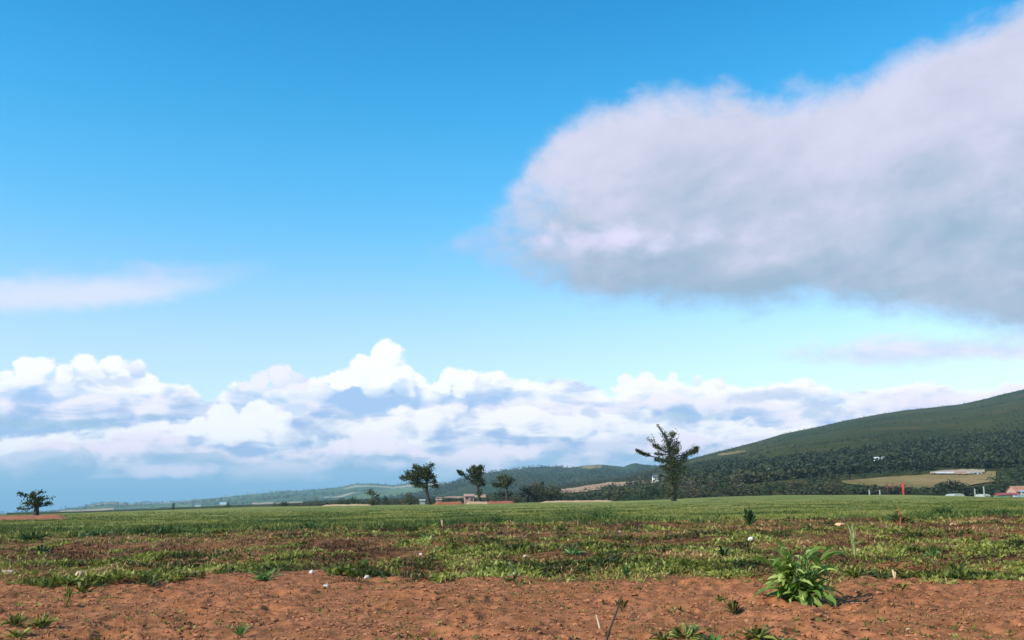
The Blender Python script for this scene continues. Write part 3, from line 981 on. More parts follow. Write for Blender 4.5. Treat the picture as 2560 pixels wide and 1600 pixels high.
def px_tree(name, base, dist, trunk, trunk_r, limbs, label, leaf, rg, spray=(0.3, 0.7), extra=10, hill=None, dens=1.0, group=None):
    """tree whose limbs follow the photograph: trunk and limbs as pixel paths at one distance, each limb swung in depth,
    with more limbs towards and away from the viewer"""
    m_per_px = dist / FPX
    b = at_dist(np.array([base[0]]), np.array([base[1]]), dist)[0]
    gz = float(ground(b[0], dist)) if hill is None else float(hill.z(b[0] / dist, dist))
    root = empty(name, (b[0], dist, gz))
    tag(root, label, 'tree', group)

    def loc(pts):
        q = np.array(pts, float)
        return np.stack([(q[:, 0] - base[0]) * m_per_px, np.zeros(len(q)), (base[1] - q[:, 1]) * m_per_px], 1)
    wood_, crown = Acc(), Acc()
    T = loc(trunk)
    T[:, 1] += np.cumsum(rg.normal(0, 0.12, len(T)))
    T[0] = (T[0][0], 0, -0.3)
    wood_.add(*tube(T, np.array(trunk_r) * m_per_px * 0.5, 8))
    H = T[-1, 2]
    allb = []
    for pts, r0, fol in limbs:
        q = loc(pts)
        s = np.linspace(0, 1, len(q))
        q[:, 1] = np.interp(q[0, 2], T[:, 2], T[:, 1]) + s * rg.uniform(-0.35, 0.35) * np.linalg.norm(q[-1] - q[0])
        allb.append((q, r0, fol))
    src = list(allb)
    for k in range(extra):
        q, r0, fol = src[rg.integers(len(src))]
        sgn = 1 if k % 2 else -1
        an = sgn * rg.uniform(50, 130) * math.pi / 180
        d = q - q[0]
        sc = rg.uniform(0.55, 0.9)
        q2 = np.stack([q[0, 0] + d[:, 0] * math.cos(an) * sc * 0.6, q[0, 1] + np.abs(d[:, 0]) * math.sin(an) * sc, q[0, 2] + d[:, 2] * sc + rg.normal(0, 0.3)], 1)
        allb.append((q2, r0 * 0.8, fol))
    for q, r0, fol in allb:
        n = max(5, len(q) * 3)
        s = np.linspace(0, 1, len(q))
        u = np.linspace(0, 1, n)
        Q = np.stack([np.interp(u, s, q[:, k]) for k in range(3)], 1) + rg.normal(0, 0.05, (n, 3))
        wood_.add(*tube(Q, np.linspace(r0, r0 * 0.2, n) * m_per_px * 0.5, 5))
        if fol:
            w0, f0, f1 = fol[0] * m_per_px, fol[1], fol[2]
            ln = np.linalg.norm(q[-1] - q[0])
            cnt = int((30 + 42 * ln) * (0.5 + w0) * dens)
            t = rg.uniform(f0, f1, cnt)
            C = np.stack([np.interp(t, s, q[:, k]) for k in range(3)], 1)
            env = np.sqrt(np.clip(1.15 - ((t - f0) / (f1 - f0)) ** 2.2, 0.1, 1))
            t = t[rg.random(cnt) < np.clip(vn(t * 7 + rg.random() * 50, t * 0, 4) * 2.2 - .35, .06, 1)]
            cnt = len(t)
            if cnt < 3:
                continue
            C = np.stack([np.interp(t, s, q[:, k]) for k in range(3)], 1)
            env = np.sqrt(np.clip(1.15 - ((t - f0) / (f1 - f0)) ** 2.2, 0.1, 1))
            clump = vn(t * 9 + rg.random() * 50, t * 0, 3) * 0.9 + 0.35
            C += rg.normal(0, 1, (cnt, 3)) * np.array([0.40, 0.5, 0.34]) * (w0 * env * clump)[:, None]
            C[:, 2] += 0.10 * w0
            D = unit(q[-1] - q[0])[None] * 0.8 + rg.normal(0, 0.55, (cnt, 3)) + np.array([0, 0, 0.35])
            L = rg.uniform(*spray, cnt)
            crown.add(*leaves(C, D, L, L * 0.44, 0.1, rg))
    obj('trunk', wood_.mesh('trunk', M['bark'], True, rg), root)
    obj('crown', crown.mesh('crown', leaf, False, rg), root)
    return root


px_tree('tall_conifer', (1684, 1257), 250,
        [(1685, 1257), (1684, 1240), (1683, 1218), (1681, 1195), (1679, 1170), (1679, 1145), (1677, 1122), (1670, 1100), (1662, 1088), (1653, 1072)],
        [15, 14, 13, 11, 9, 7, 6, 5, 4, 2],
        [([(1679, 1160), (1655, 1152), (1628, 1146), (1612, 1143), (1596, 1134)], 4, (9, .50, 1.0)),
         ([(1679, 1138), (1662, 1133), (1646, 1124), (1637, 1113), (1629, 1104)], 5, (19, .15, 1.0)),
         ([(1679, 1142), (1660, 1144), (1645, 1141)], 3, (8, .3, 1)),
         ([(1680, 1155), (1702, 1146), (1722, 1143), (1735, 1138), (1744, 1128)], 4, (14, .35, 1.0)),
         ([(1722, 1143), (1736, 1140), (1747, 1136)], 3, (11, .2, 1.0)),
         ([(1677, 1120), (1672, 1102), (1662, 1087), (1651, 1069)], 3, (12, .0, .95)),
         ([(1678, 1125), (1683, 1108), (1686, 1093)], 4, (21, .0, 1.0)),
         ([(1679, 1135), (1688, 1124), (1698, 1119)], 4, (20, .0, 1.0)),
         ([(1679, 1150), (1690, 1138), (1696, 1134)], 4, (17, .1, 1.0)),
         ([(1684, 1095), (1690, 1094), (1695, 1093)], 2, (6, .0, 1.0)),
         ([(1680, 1163), (1660, 1160), (1643, 1156)], 4, (12, .2, 1.0)),
         ([(1680, 1163), (1695, 1160), (1708, 1158)], 4, (15, .1, 1.0)),
         ([(1681, 1178), (1697, 1170), (1712, 1160), (1716, 1150)], 4, (19, .1, 1.0)),
         ([(1682, 1190), (1700, 1186), (1712, 1180)], 4, (22, .0, 1.0)),
         ([(1681, 1185), (1668, 1178), (1655, 1174)], 4, (19, .1, 1.0)),
         ([(1682, 1175), (1684, 1165), (1686, 1155)], 4, (26, .0, 1.0)),
         ([(1683, 1200), (1690, 1194), (1698, 1196)], 4, (22, .0, 1.0)),
         ([(1683, 1212), (1672, 1200), (1660, 1196), (1652, 1197)], 4, (11, .1, 1.0)),
         ([(1684, 1232), (1678, 1236), (1674, 1246)], 4, (15, .0, 1.0)),
         ([(1684, 1225), (1689, 1215), (1692, 1205)], 4, (19, .0, 1.0)),
         ([(1684, 1250), (1683, 1225), (1682, 1200)], 3, (17, .0, 1.0)),
         ([(1682, 1215), (1681, 1190), (1680, 1165)], 3, (20, .0, 1.0)),
         ([(1680, 1170), (1679, 1145), (1678, 1120)], 3, (14, .0, 1.0))],
        'tallest windswept conifer standing alone in the green field before the wooded hill', M['needle'], np.random.default_rng(21), (0.3, 0.62), 5, None, 1.45)

px_tree('bent_tree', (1073, 1258), 300,
        [(1075, 1258), (1070, 1240), (1067, 1222), (1067, 1205), (1069, 1190), (1072, 1178), (1073, 1168)], [11, 8, 7, 6, 5, 4, 2],
        [([(1067, 1208), (1050, 1204), (1030, 1197), (1012, 1195), (999, 1193)], 4, (13, .15, 1.0)),
         ([(1040, 1200), (1028, 1192), (1020, 1182)], 3, (15, .1, 1.0)),
         ([(1045, 1200), (1036, 1188), (1032, 1178)], 3, (11, .2, 1.0)),
         ([(1067, 1203), (1052, 1186), (1044, 1174), (1036, 1163)], 4, (14, .3, 1.0)),
         ([(1067, 1200), (1060, 1186), (1054, 1172)], 4, (18, .3, 1.0)),
         ([(1068, 1196), (1071, 1180), (1072, 1168), (1081, 1164)], 4, (15, .2, 1.0)),
         ([(1067, 1200), (1076, 1194), (1082, 1192)], 3, (16, .2, 1.0)),
         ([(1067, 1208), (1080, 1202), (1087, 1204)], 3, (13, .3, 1.0)),
         ([(1067, 1214), (1082, 1212), (1090, 1215)], 3, (9, .4, 1.0)),
         ([(1068, 1212), (1052, 1212), (1040, 1211), (1030, 1206)], 3, (12, .2, 1.0))],
        'windswept tree with a bare trunk, left one of the two bent trees at mid field', M['needle'], np.random.default_rng(22), (0.4, 0.9), 8)

px_tree('bent_tree', (1199, 1256), 310,
        [(1200, 1256), (1197, 1238), (1195, 1222), (1196, 1205), (1197, 1190), (1199, 1178)], [11, 8, 7, 6, 4, 2],
        [([(1195, 1212), (1180, 1202), (1166, 1190), (1154, 1184), (1146, 1178)], 4, (9, .25, 1.0)),
         ([(1196, 1206), (1186, 1192), (1177, 1180), (1168, 1175)], 4, (11, .2, 1.0)),
         ([(1196, 1200), (1190, 1184), (1186, 1174), (1184, 1165)], 4, (12, .35, 1.0)),
         ([(1197, 1195), (1199, 1182), (1205, 1172), (1201, 1167)], 4, (14, .3, 1.0)),
         ([(1196, 1206), (1203, 1201), (1207, 1204)], 3, (15, .2, 1.0)),
         ([(1196, 1214), (1204, 1212), (1209, 1210)], 3, (11, .2, 1.0)),
         ([(1197, 1240), (1200, 1232), (1204, 1226)], 3, (9, .2, 1.0)),
         ([(1197, 1215), (1188, 1208), (1183, 1204)], 3, (11, .2, 1.0))],
        'thin windswept tree leaning left, right one of the two bent trees at mid field', M['needle'], np.random.default_rng(23), (0.4, 0.9), 5)

px_tree('bent_tree', (1267, 1250), 330,
        [(1268, 1250), (1267, 1232), (1267, 1215), (1268, 1200)], [8, 6, 5, 3],
        [([(1267, 1215), (1252, 1208), (1235, 1206)], 3, (13, .3, 1.0)),
         ([(1267, 1210), (1257, 1199), (1250, 1190)], 3, (14, .3, 1.0)),
         ([(1267, 1208), (1266, 1196), (1264, 1188)], 3, (17, .2, 1.0)),
         ([(1267, 1210), (1276, 1200), (1279, 1194)], 3, (13, .2, 1.0))],
        'faint dark tree just right of the two bent trees, against the middle hill', M['needle'], np.random.default_rng(24), (0.4, 0.9), 4)

px_tree('flat_topped_tree', (90, 1285), 175,
        [(91, 1285), (90, 1275), (90, 1265), (88, 1252), (86, 1240), (85, 1231)], [15, 13, 11, 8, 5, 3],
        [([(86, 1236), (82, 1231), (77, 1229)], 3, (8, .1, 1.0)),
         ([(86, 1236), (96, 1230), (110, 1229)], 3, (8, .1, 1.0)),
         ([(87, 1246), (72, 1240), (60, 1236), (52, 1232)], 3, (7, .35, 1.0)),
         ([(89, 1254), (104, 1246), (120, 1243), (135, 1243)], 4, (10, .25, 1.0)),
         ([(89, 1262), (104, 1262), (114, 1257), (124, 1255)], 4, (9, .35, 1.0)),
         ([(89, 1262), (74, 1266), (58, 1268), (38, 1268)], 4, (8, .3, 1.0)),
         ([(89, 1258), (74, 1256), (60, 1255)], 4, (15, .1, 1.0)),
         ([(89, 1255), (84, 1247), (82, 1242)], 4, (24, .0, 1.0)),
         ([(89, 1258), (96, 1252), (102, 1246)], 4, (22, .0, 1.0))],
        'squat flat-topped tree at the far left end of the green field', M['needle'], np.random.default_rng(25), (0.25, 0.6), 6)


def crown_mesh(name, rg, mat, shape, n=420):
    """broken crown of leaf sprays gathered in clumps, for a tree one unit tall; base of the crown at 0.12"""
    acc = Acc()
    w, top = shape
    nc = 16
    for k in range(nc):
        h = rg.uniform(0.16, 1.0)
        rr = w * math.sqrt(max(0.05, 1 - abs((h - 0.5) / 0.55) ** top))
        an = rg.uniform(0, 2 * math.pi)
        q = rr * math.sqrt(rg.random()) * 0.8
        c = np.array([math.cos(an) * q, math.sin(an) * q, h * 0.86 + 0.04])
        cnt = n // nc
        P = c + rg.normal(0, 1, (cnt, 3)) * np.array([.085, .085, .07])
        D = unit(P - np.array([0, 0, 0.35])) + rg.normal(0, .5, (cnt, 3))
        L = rg.uniform(.05, .12, cnt)
        acc.add(*leaves(P, D, L, L * .7, .15, rg))
    return acc.mesh(name, mat, False, rg)


def trunk_mesh(name, rg):
    acc = Acc()
    z = np.linspace(-0.06, 0.7, 7)
    P = np.stack([np.cumsum(rg.normal(0, .012, 7)), np.cumsum(rg.normal(0, .012, 7)), z], 1)
    acc.add(*tube(P, np.linspace(.03, .008, 7), 6))
    for k in range(5):
        s = P[2 + k % 4]
        d = np.array([rg.normal(), rg.normal(), 0.9])
        acc.add(*tube(np.stack([s, s + d * 0.12, s + d * 0.2 + np.array([0, 0, .05])]), [.012, .007, .003], 4))
    return acc.mesh(name, M['bark'], True, rg)


_rg = np.random.default_rng(31)
TRUNKS = [trunk_mesh('trunk', _rg) for _ in range(4)]
CROWNS = {k: [crown_mesh('crown', _rg, M[mt], sh) for sh in ((.34, 2.0), (.42, 2.5), (.30, 1.6), (.5, 2.2))]
          for k, mt in (('dark', 'hedge'), ('deep', 'hedge_d'), ('olive', 'hedge_o'), ('russet', 'hedge_b'))}


def small_tree(name, px, base_py, top_py, wide, kind, label, dist=None, hill=None, group=None, cat='tree', rg=_rg):
    if hill is not None and dist is None:
        P = hill.at(px, base_py)[0]
    else:
        a = float(ray(px, base_py)[0])
        z = float(ground(a * dist, dist)) if hill is None else float(hill.z(a, dist))
        P = np.array([a * dist, dist, z])
    e = float(ray(px, top_py)[1])
    h = EYE + e * P[1] - P[2]
    root = empty(name, P, rg.uniform(0, 6.28))
    tag(root, label, cat, group)
    k = int(rg.integers(4))
    wide = wide * 1.25
    sx = wide * P[1] / FPX / (2 * (.34, .42, .30, .5)[k]) * 0.95
    for nm, me in (('trunk', TRUNKS[int(rg.integers(4))]), ('crown', CROWNS[kind][k])):
        o = obj(nm, me, root)
        o.scale = (sx, sx, max(h, 0.5))
    return root


small_tree('round_tree', 929, 1262, 1219, 32, 'olive', 'small olive brown rounded tree standing alone left of the bent trees', 300)
small_tree('bush', 1027, 1261, 1232, 28, 'olive', 'dull olive bush at the foot of the left bent tree', 305)
small_tree('bush', 1262, 1258, 1222, 34, 'deep', 'dark bush under the faint tree right of the bent trees', 335)
small_tree('bush', 1292, 1262, 1242, 24, 'russet', 'low brown bush left of the dark thicket in mid field', 325)
for px, bt, tp, w, kd, lb in [
        (1320, 1260, 1210, 34, 'deep', 'leftmost dark tree of the thicket between the bent trees and the tall conifer'),
        (1352, 1260, 1205, 34, 'deep', 'taller dark tree with a forked top inside the mid field thicket'),
        (1340, 1260, 1205, 30, 'russet', 'brownish tree between the dark ones of the mid field thicket'),
        (1378, 1260, 1212, 38, 'olive', 'grey olive tree at the right end of the mid field thicket'),
        (1362, 1260, 1229, 40, 'deep', 'low dark bush in front of the mid field thicket'),
        (1392, 1260, 1230, 36, 'deep', 'low dark bush ending the mid field thicket on the right')]:
    small_tree('thicket_tree' if 'tree' in lb else 'bush', px, bt, tp, w, kd, lb, 345 + _rg.uniform(-12, 12), None, 'trees of the mid field thicket')

small_tree('lone_tree', 433, 1282, 1257, 9, 'dark', 'tiny dark tree on the far edge of the field left of the distant cottages', 420)
small_tree('lone_tree', 569, 1272, 1256, 12, 'dark', 'tiny dark tree right beside the distant white cottage', 400)

# hedgerow along the foot of the hill, and the belt of scrub left of it
_rg = np.random.default_rng(33)
HK = {'dark': 'dark green tree', 'olive': 'olive green tree', 'russet': 'brownish autumn tree'}
ORD = ['leftmost', 'second', 'third', 'fourth', 'fifth', 'sixth', 'seventh', 'eighth', 'ninth', 'tenth', 'eleventh', 'twelfth']
SEEN = {}


def place_label(px, thing_, zones_):
    zone = next(z for lim, z in zones_ if px < lim)
    k = SEEN.setdefault((thing_, zone), 0)
    SEEN[(thing_, zone)] = k + 1
    return ORD[k] + ' ' + thing_ + (' ' if k == 0 else ' from the left ') + zone


BELT = [(1565, 'in the belt beside the stubble field'), (1690, 'in the belt behind the tall conifer'), (1800, 'in the belt just past the tall conifer'),
        (2010, 'in the belt by the tall russet tree'), (2180, "in the belt below the pasture's left end"),
        (2265, 'in the belt left of the red marker'), (9999, 'in the belt right of the red marker')]
HG = 'trees in the belt along the foot of the hill'
for x in np.arange(1415, 2600, 17.0):
    if 2420 < x < 2480 or x > 2535:
        continue
    px = x + _rg.uniform(-6, 6)
    kd = ('dark', 'dark', 'dark', 'olive', 'olive', 'russet')[int(_rg.integers(6))]
    hgt = _rg.uniform(20, 40) * (0.5 if 1400 < px < 1500 else .85 if px < 1640 else 1.0) * (0.72 if px > 2090 else 1.0)
    a = float(ray(px, 1250)[0])
    d = _rg.uniform(470, 560)
    zb = float(HILL.z(a, d))
    pyb = float(800 - FPX * math.tan(math.atan((zb - EYE) / d) - PITCH) + (px - 1280) * -0.0087)
    ed = float(np.interp(px, [1415, 1500, 1660, 1800, 1950, 2250, 2400, 2560], [1255, 1254, 1249, 1242, 1238, 1237, 1240, 1247]))
    small_tree('hedge_tree', px, pyb, ed - hgt, _rg.uniform(24, 46), kd, place_label(px, HK[kd], BELT), d, HILL, HG, 'tree', _rg)
for px, bp, tp, w, kd, lb in [
        (1742, 1236, 1196, 32, 'russet', 'rust brown tree standing out of the belt just right of the tall conifer'),
        (1842, 1226, 1180, 26, 'russet', 'tall russet tree on the lower slope right of the tall conifer'),
        (2385, 1234, 1196, 48, 'deep', 'dense dark tree beside the pale posts below the barns'),
        (2360, 1236, 1206, 40, 'deep', 'dark bush leaning left of the dense dark tree below the barns'),
        (2500, 1222, 1180, 70, 'dark', 'broad dark tree behind the red roofed house at the right edge'),
        (2545, 1214, 1176, 60, 'dark', 'dark tree at the right edge above the red roofed house'),
        (2010, 1244, 1208, 36, 'dark', 'dark tree casting shade at the left end of the tan pasture'),
        (2075, 1242, 1206, 44, 'russet', 'brown scrubby tree near the middle of the hill foot belt')]:
    small_tree('hedge_tree', px, bp, tp, w, kd, lb, 480 + _rg.uniform(0, 40), HILL, None, 'tree', _rg)
SK = {'dark': 'small dark shrub', 'olive': 'small olive shrub', 'russet': 'small brown shrub'}
SCRUB = [(800, 'well left of the rounded tree'), (925, 'just left of the rounded tree'), (1070, 'between rounded tree and left bent tree'),
         (1195, 'between the two bent trees'), (9999, 'right of the thin bent tree')]
for x in list(np.arange(690, 900, 13.0)) + list(np.arange(955, 1060, 14.0)) + list(np.arange(1090, 1300, 14.0)):
    px = x + _rg.uniform(-5, 5)
    kd = ('dark', 'olive', 'olive', 'dark', 'russet')[int(_rg.integers(5))]
    lo = 7 if px < 850 else 12
    ed = float(np.interp(px, [640, 1000, 1280], [1267, 1262, 1257]))
    small_tree('shrub', px, 1262, ed - _rg.uniform(lo, lo * 1.8), _rg.uniform(14, 26), kd, place_label(px, SK[kd], SCRUB), _rg.uniform(480, 560), HILL, 'shrubs in the scrub behind the bent trees', 'shrub', _rg)


# ------------------------------------------------------------------ buildings and marks on the slope
def boxv(x0, x1, y0, y1, z0, z1):
    V = np.array([(x, y, z) for x in (x0, x1) for y in (y0, y1) for z in (z0, z1)], float)
    return V, np.array([(0, 1, 3, 2), (4, 6, 7, 5), (0, 4, 5, 1), (2, 3, 7, 6), (0, 2, 6, 4), (1, 5, 7, 3)])


def house(name, hill, x0, x1, pyb, pyt, wall, roof, label, cat, eave=0.5, wins=2, turn=0.0, dist=None, depth=None, door=True):
    px = (x0 + x1) / 2
    if dist is None:
        P = hill.at(px, pyb)[0]
    else:
        a = float(ray(px, pyb)[0])
        P = np.array([a * dist, dist, float(hill.z(a, dist)) if hill else float(ground(a * dist, dist))])
    k = P[1] / FPX
    w, h = (x1 - x0) * k, (pyb - pyt) * k
    zb = EYE + float(ray(px, pyb)[1]) * P[1] - P[2]
    d = depth or max(5.0, w * 0.45)
    root = empty(name, P, turn)
    tag(root, label, cat)
    e = zb + h * eave
    t = zb + h
    acc = Acc()
    acc.add(*boxv(-w / 2, w / 2, -d / 2, d / 2, min(zb, 0) - 3, e))
    acc.add(np.array([(s * w / 2 * .999, y, z) for s in (-1, 1) for (y, z) in ((-d / 2, e), (d / 2, e), (0, t - 0.12))], float), np.array([(0, 1, 2), (3, 5, 4)]))
    obj('wall', acc.mesh('wall', wall), root)
    ov = 0.35
    racc = Acc()
    sl = (t - e) / (d / 2)
    V = np.array([(-w / 2 - ov, -d / 2 - ov, e - ov * sl), (w / 2 + ov, -d / 2 - ov, e - ov * sl), (w / 2 + ov, 0, t), (-w / 2 - ov, 0, t),
                  (w / 2 + ov, d / 2 + ov, e - ov * sl), (-w / 2 - ov, d / 2 + ov, e - ov * sl)], float)
    V = np.concatenate([V + np.array([0, 0, .12]), V - np.array([0, 0, .02])])
    racc.add(V, np.array([(0, 1, 2, 3), (3, 2, 4, 5), (9, 8, 7, 6), (11, 10, 8, 9), (0, 6, 7, 1), (5, 4, 10, 11), (1, 7, 8, 2), (2, 8, 10, 4), (0, 3, 9, 6), (3, 5, 11, 9)]))
    rf = obj('roof', racc.mesh('roof', roof), root)
    if wins:
        hh = e - zb
        cells = wins + (1 if door else 0)
        for q in range(cells):
            cx = -w / 2 + w * (q + .5) / cells
            if door and q == cells // 2:
                a_ = Acc(); a_.add(*boxv(cx - .5, cx + .5, -d / 2 - .08, -d / 2 + .05, zb, zb + min(2.1, hh * .8)))
                obj('door', a_.mesh('door', M['slate']), root)
            else:
                a_ = Acc(); a_.add(*boxv(cx - .6, cx + .6, -d / 2 - .06, -d / 2 + .05, zb + hh * .35, zb + hh * .8))
                obj('window', a_.mesh('window', M['glass']), root)
    return root


house('barn', HILL, 2420, 2450, 1187, 1180, M['white'], M['poly'], 'long low white barn at the top of the tan pasture', 'barn', .75, 2)
house('barn', HILL, 2338, 2385, 1187, 1180, M['tan'], M['greyroof'], 'pale tan barn left of the brighter white barn on the hill', 'barn', .6, 2)
house('barn', HILL, 2388, 2412, 1187, 1180, M['dimpink'], M['rustroof'], 'reddish barn between the two white barns on the hill', 'barn', .55, 1)
house('cottage', HILL, 2186, 2215, 1153, 1143, M['white'], M['greyroof'], 'white roofed cottage high among the woods on the hill', 'cottage', .4, 2)
house('cottage', HILL, 1911, 1934, 1179, 1171, M['white'], M['greyroof'], 'small white cottage among the woods right of the tall conifer', 'cottage', .5, 2)
house('cottage', HILL, 1632, 1668, 1203, 1187, M['white'], M['slate'], 'white cottage with dark roof half hidden behind the tall conifer', 'cottage', .55, 2)
house('cottage', HILL, 1161, 1184, 1252, 1236, M['dimpink'], M['dimpink'], 'pink cottage just left of the thin bent tree', 'cottage', .7, 1, 0.1, 470)
house('shed', HILL, 1091, 1103, 1256, 1248, M['dimpink'], M['dimpink'], 'small pinkish shed right of the left bent tree', 'shed', .7, 0, 0.1, 470)
house('shed', HILL, 1050, 1062, 1258, 1249, M['poly'], M['poly'], 'small pale shed between bush and bent tree trunk', 'shed', .7, 0, 0.1, 472)
house('cottage', RIDGE, 488, 503, 1267, 1257, M['poly'], M['slate'], 'tiny distant white cottage left of the other on the far plain', 'cottage', .5, 0)
house('cottage', RIDGE, 550, 566, 1264, 1256, M['poly'], M['bluep'], 'tiny distant white cottage beside a dark tree on the far plain', 'cottage', .5, 0)
house('farmhouse', HILL, 2526, 2610, 1239, 1216, M['dimpink'], M['rustroof'], 'rust roofed farmhouse cut off by the right edge', 'house', .45, 3, 0.15, 455)
house('shed', HILL, 2492, 2536, 1241, 1233, M['dullred'], M['dullred'], 'low dark red shed in front of the rust roofed farmhouse', 'shed', .5, 0, 0.0, 449, 5)
house('shed', HILL, 2548, 2580, 1238, 1226, M['poly'], M['bluep'], 'pale shed in front of the rust roofed farmhouse', 'shed', .7, 1, 0.0, 452, 5)


def polytunnel(px0, px1, pyb, pyt, dist, label):
    px = (px0 + px1) / 2
    a, e = (float(v) for v in ray(px, pyb))
    k = dist / FPX
    r, h = (px1 - px0) * k / 2, (pyb - pyt) * k
    an = np.linspace(0, np.pi, 13)
    ring = np.stack([np.cos(an) * r, 0 * an, np.sin(an) * h], 1)
    V = np.concatenate([ring, ring + np.array([0, 9.0, 0])])
    V[[0, 12, 13, 25], 2] -= 3
    F = np.array([(i, i + 13, i + 14, i + 1) for i in range(12)])
    root = empty('polytunnel', (a * dist, dist, EYE + e * dist))
    tag(root, label, 'polytunnel')
    obj('cover', mesh_np('cover', V, F, M['poly'], True), root)
    c = np.array([[0, 0.01, 0.0]])
    Fe = np.array([(i + 1, i, 13) for i in range(12)])
    obj('end_panel', mesh_np('end_panel', np.concatenate([ring, c]), Fe, M['poly']), root)
    return root


polytunnel(2384, 2412, 1241, 1234, 440, 'pale rounded polytunnel between the dark tree and the posts')
polytunnel(2459, 2477, 1241, 1235, 442, 'small pale polytunnel right of the two white posts')


def post(name, px, pyb, pyt, wpx, dist, mat, label, cat='post'):
    a, e = (float(v) for v in ray(px, pyb))
    k = dist / FPX
    z = EYE + e * dist
    h, w = (pyb - pyt) * k, wpx * k
    acc = Acc()
    V, F = boxv(-w / 2, w / 2, -w / 2, w / 2, -1.5, h)
    acc.add(V, F)
    V, F = boxv(-w * .6, w * .6, -w * .6, w * .6, h, h + w * .3)
    acc.add(V, F)
    o = obj(name, acc.mesh(name, mat), None, (a * dist, dist, z))
    return tag(o, label, cat)


post('white_post', 2438, 1240, 1223, 2.2, 430, M['poly'], 'white post, left one of the pair below the barns')
post('white_post', 2461, 1240, 1217, 2.2, 430, M['poly'], 'taller white post, right one of the pair below the barns')
post('pale_post', 2174, 1240, 1226, 2.5, 425, M['poly'], 'short grey post left in front of the hill foot belt')
post('pale_post', 2200, 1240, 1226, 2.2, 425, M['poly'], 'thin grey post left of the red marker')


def marker(px, pyb, pyt, wt, wb, dist, mat, label):
    """upright marker banner: pole with a tall cloth that narrows downward"""
    a, e = (float(v) for v in ray(px, pyb))
    k = dist / FPX
    root = empty('red_marker', (a * dist, dist, EYE + e * dist))
    tag(root, label, 'marker')
    h = (pyb - pyt) * k
    acc = Acc()
    acc.add(*tube([(0, .06, -1), (0, .06, h * .5), (0, .06, h * 1.01)], [.06, .05, .04], 6))
    obj('pole', acc.mesh('pole', mat), root)
    n = 8
    z = np.linspace(h * .06, h, n)
    w = np.linspace(wb, wt, n) * k / 2
    wav = np.sin(z * 1.7) * .05
    V = np.concatenate([np.stack([-w, wav - .04, z], 1), np.stack([w, wav - .04 + .05, z], 1), np.stack([-w, wav + .0, z], 1), np.stack([w, wav + .05, z], 1)])
    i = np.arange(n - 1)
    F = np.concatenate([np.stack([i, i + n, i + n + 1, i + 1], 1), np.stack([i + 2 * n, i + 2 * n + 1, i + 3 * n + 1, i + 3 * n], 1)])
    obj('banner', mesh_np('banner', V, F, mat), root)
    return root


marker(2259, 1239, 1207, 8, 4, 415, M['red'], 'tall bright red upright marker at the edge of the field')
marker(2218, 1222, 1208, 3, 2, 440, M['dullred'], 'faint red marker, left of the two small ones by the bright red marker')
marker(2233, 1222, 1208, 3, 2, 440, M['dullred'], 'faint red marker, right of the two small ones by the bright red marker')


def low_slab(name, x0, x1, py, hpx, dist, mat, label, cat, thick=2.0):
    px = (x0 + x1) / 2
    a, e = (float(v) for v in ray(px, py))
    k = dist / FPX
    acc = Acc()
    w = (x1 - x0) * k / 2
    acc.add(*boxv(-w, w, -thick / 2, thick / 2, -1.0, hpx * k))
    acc.add(*boxv(-w - .1, w + .1, -thick / 2 - .1, thick / 2 + .1, hpx * k, hpx * k + .12))
    o = obj(name, acc.mesh(name, mat), None, (a * dist, dist, EYE + e * dist))
    return tag(o, label, cat)


low_slab('green_trough', 2488, 2524, 1245, 5, 425, M['greenp'], 'low green tank in the field below the red shed', 'tank')
low_slab('blue_tank', 2536, 2575, 1245, 6, 425, M['bluep'], 'pale blue grey tank at the right edge of the field', 'tank')


# strips of bare earth at the field's far edge
def bank(px0, px1, pyc, hpx, dist, mat, label):
    n, mrow = 40, 7
    x = np.linspace(px0, px1, n)
    k = dist / FPX
    rgb = np.random.default_rng(abs(int(px0)) + 5)
    V = []
    for j in range(mrow):
        f = j / (mrow - 1)
        yy = dist + (f - .5) * 14
        a = ray(x, np.full(n, float(pyc)))[0]
        z = base_h(a * yy, np.full(n, yy))
        prof = math.sin(f * math.pi) * hpx * k
        env = np.clip(np.minimum(x - px0, px1 - x) / (0.12 * (px1 - px0)), 0, 1)
        V.append(np.stack([a * yy, np.full(n, yy), z - 0.12 + (prof + .12) * env * (0.7 + .5 * fbm(x / 13, np.full(n, f * 2), 3, 80))], 1))
    i = (np.arange(mrow - 1)[:, None] * n + np.arange(n - 1)[None]).ravel()
    F = np.stack([i, i + 1, i + n + 1, i + n], 1)
    return tag(obj('earth_bank', mesh_np('earth_bank', np.concatenate(V), F, mat, True)), label, kind='structure')


bank(-60, 178, 1302, 10, 125, M['bank'], 'bright red bare earth in front of the flat topped tree')
bank(1082, 1162, 1258, 7, 290, M['bank'], 'orange red earth strip between the two bent trees')
bank(1163, 1225, 1258, 6, 292, M['tan'], 'tan earth strip under the right bent tree')
bank(1215, 1290, 1260, 6, 292, M['bank'], 'red brown earth strip right of the right bent tree')
bank(1345, 1540, 1255, 4, 320, M['tan'], 'tan strip along the field edge before the thicket')
bank(800, 935, 1263, 4, 320, M['tan'], 'tan strip along the field edge left of the rounded tree')

# ------------------------------------------------------------------ ground cover nobody could count
rg = np.random.default_rng(41)


def fan(n, y0, y1, a0=-0.6, a1=0.6, power=1.0):
    """points spread over the near ground between two distances"""
    u = rg.random(n)
    y = y0 + (y1 - y0) * u ** power
    a = rg.uniform(a0, a1, n)
    return a * y, y


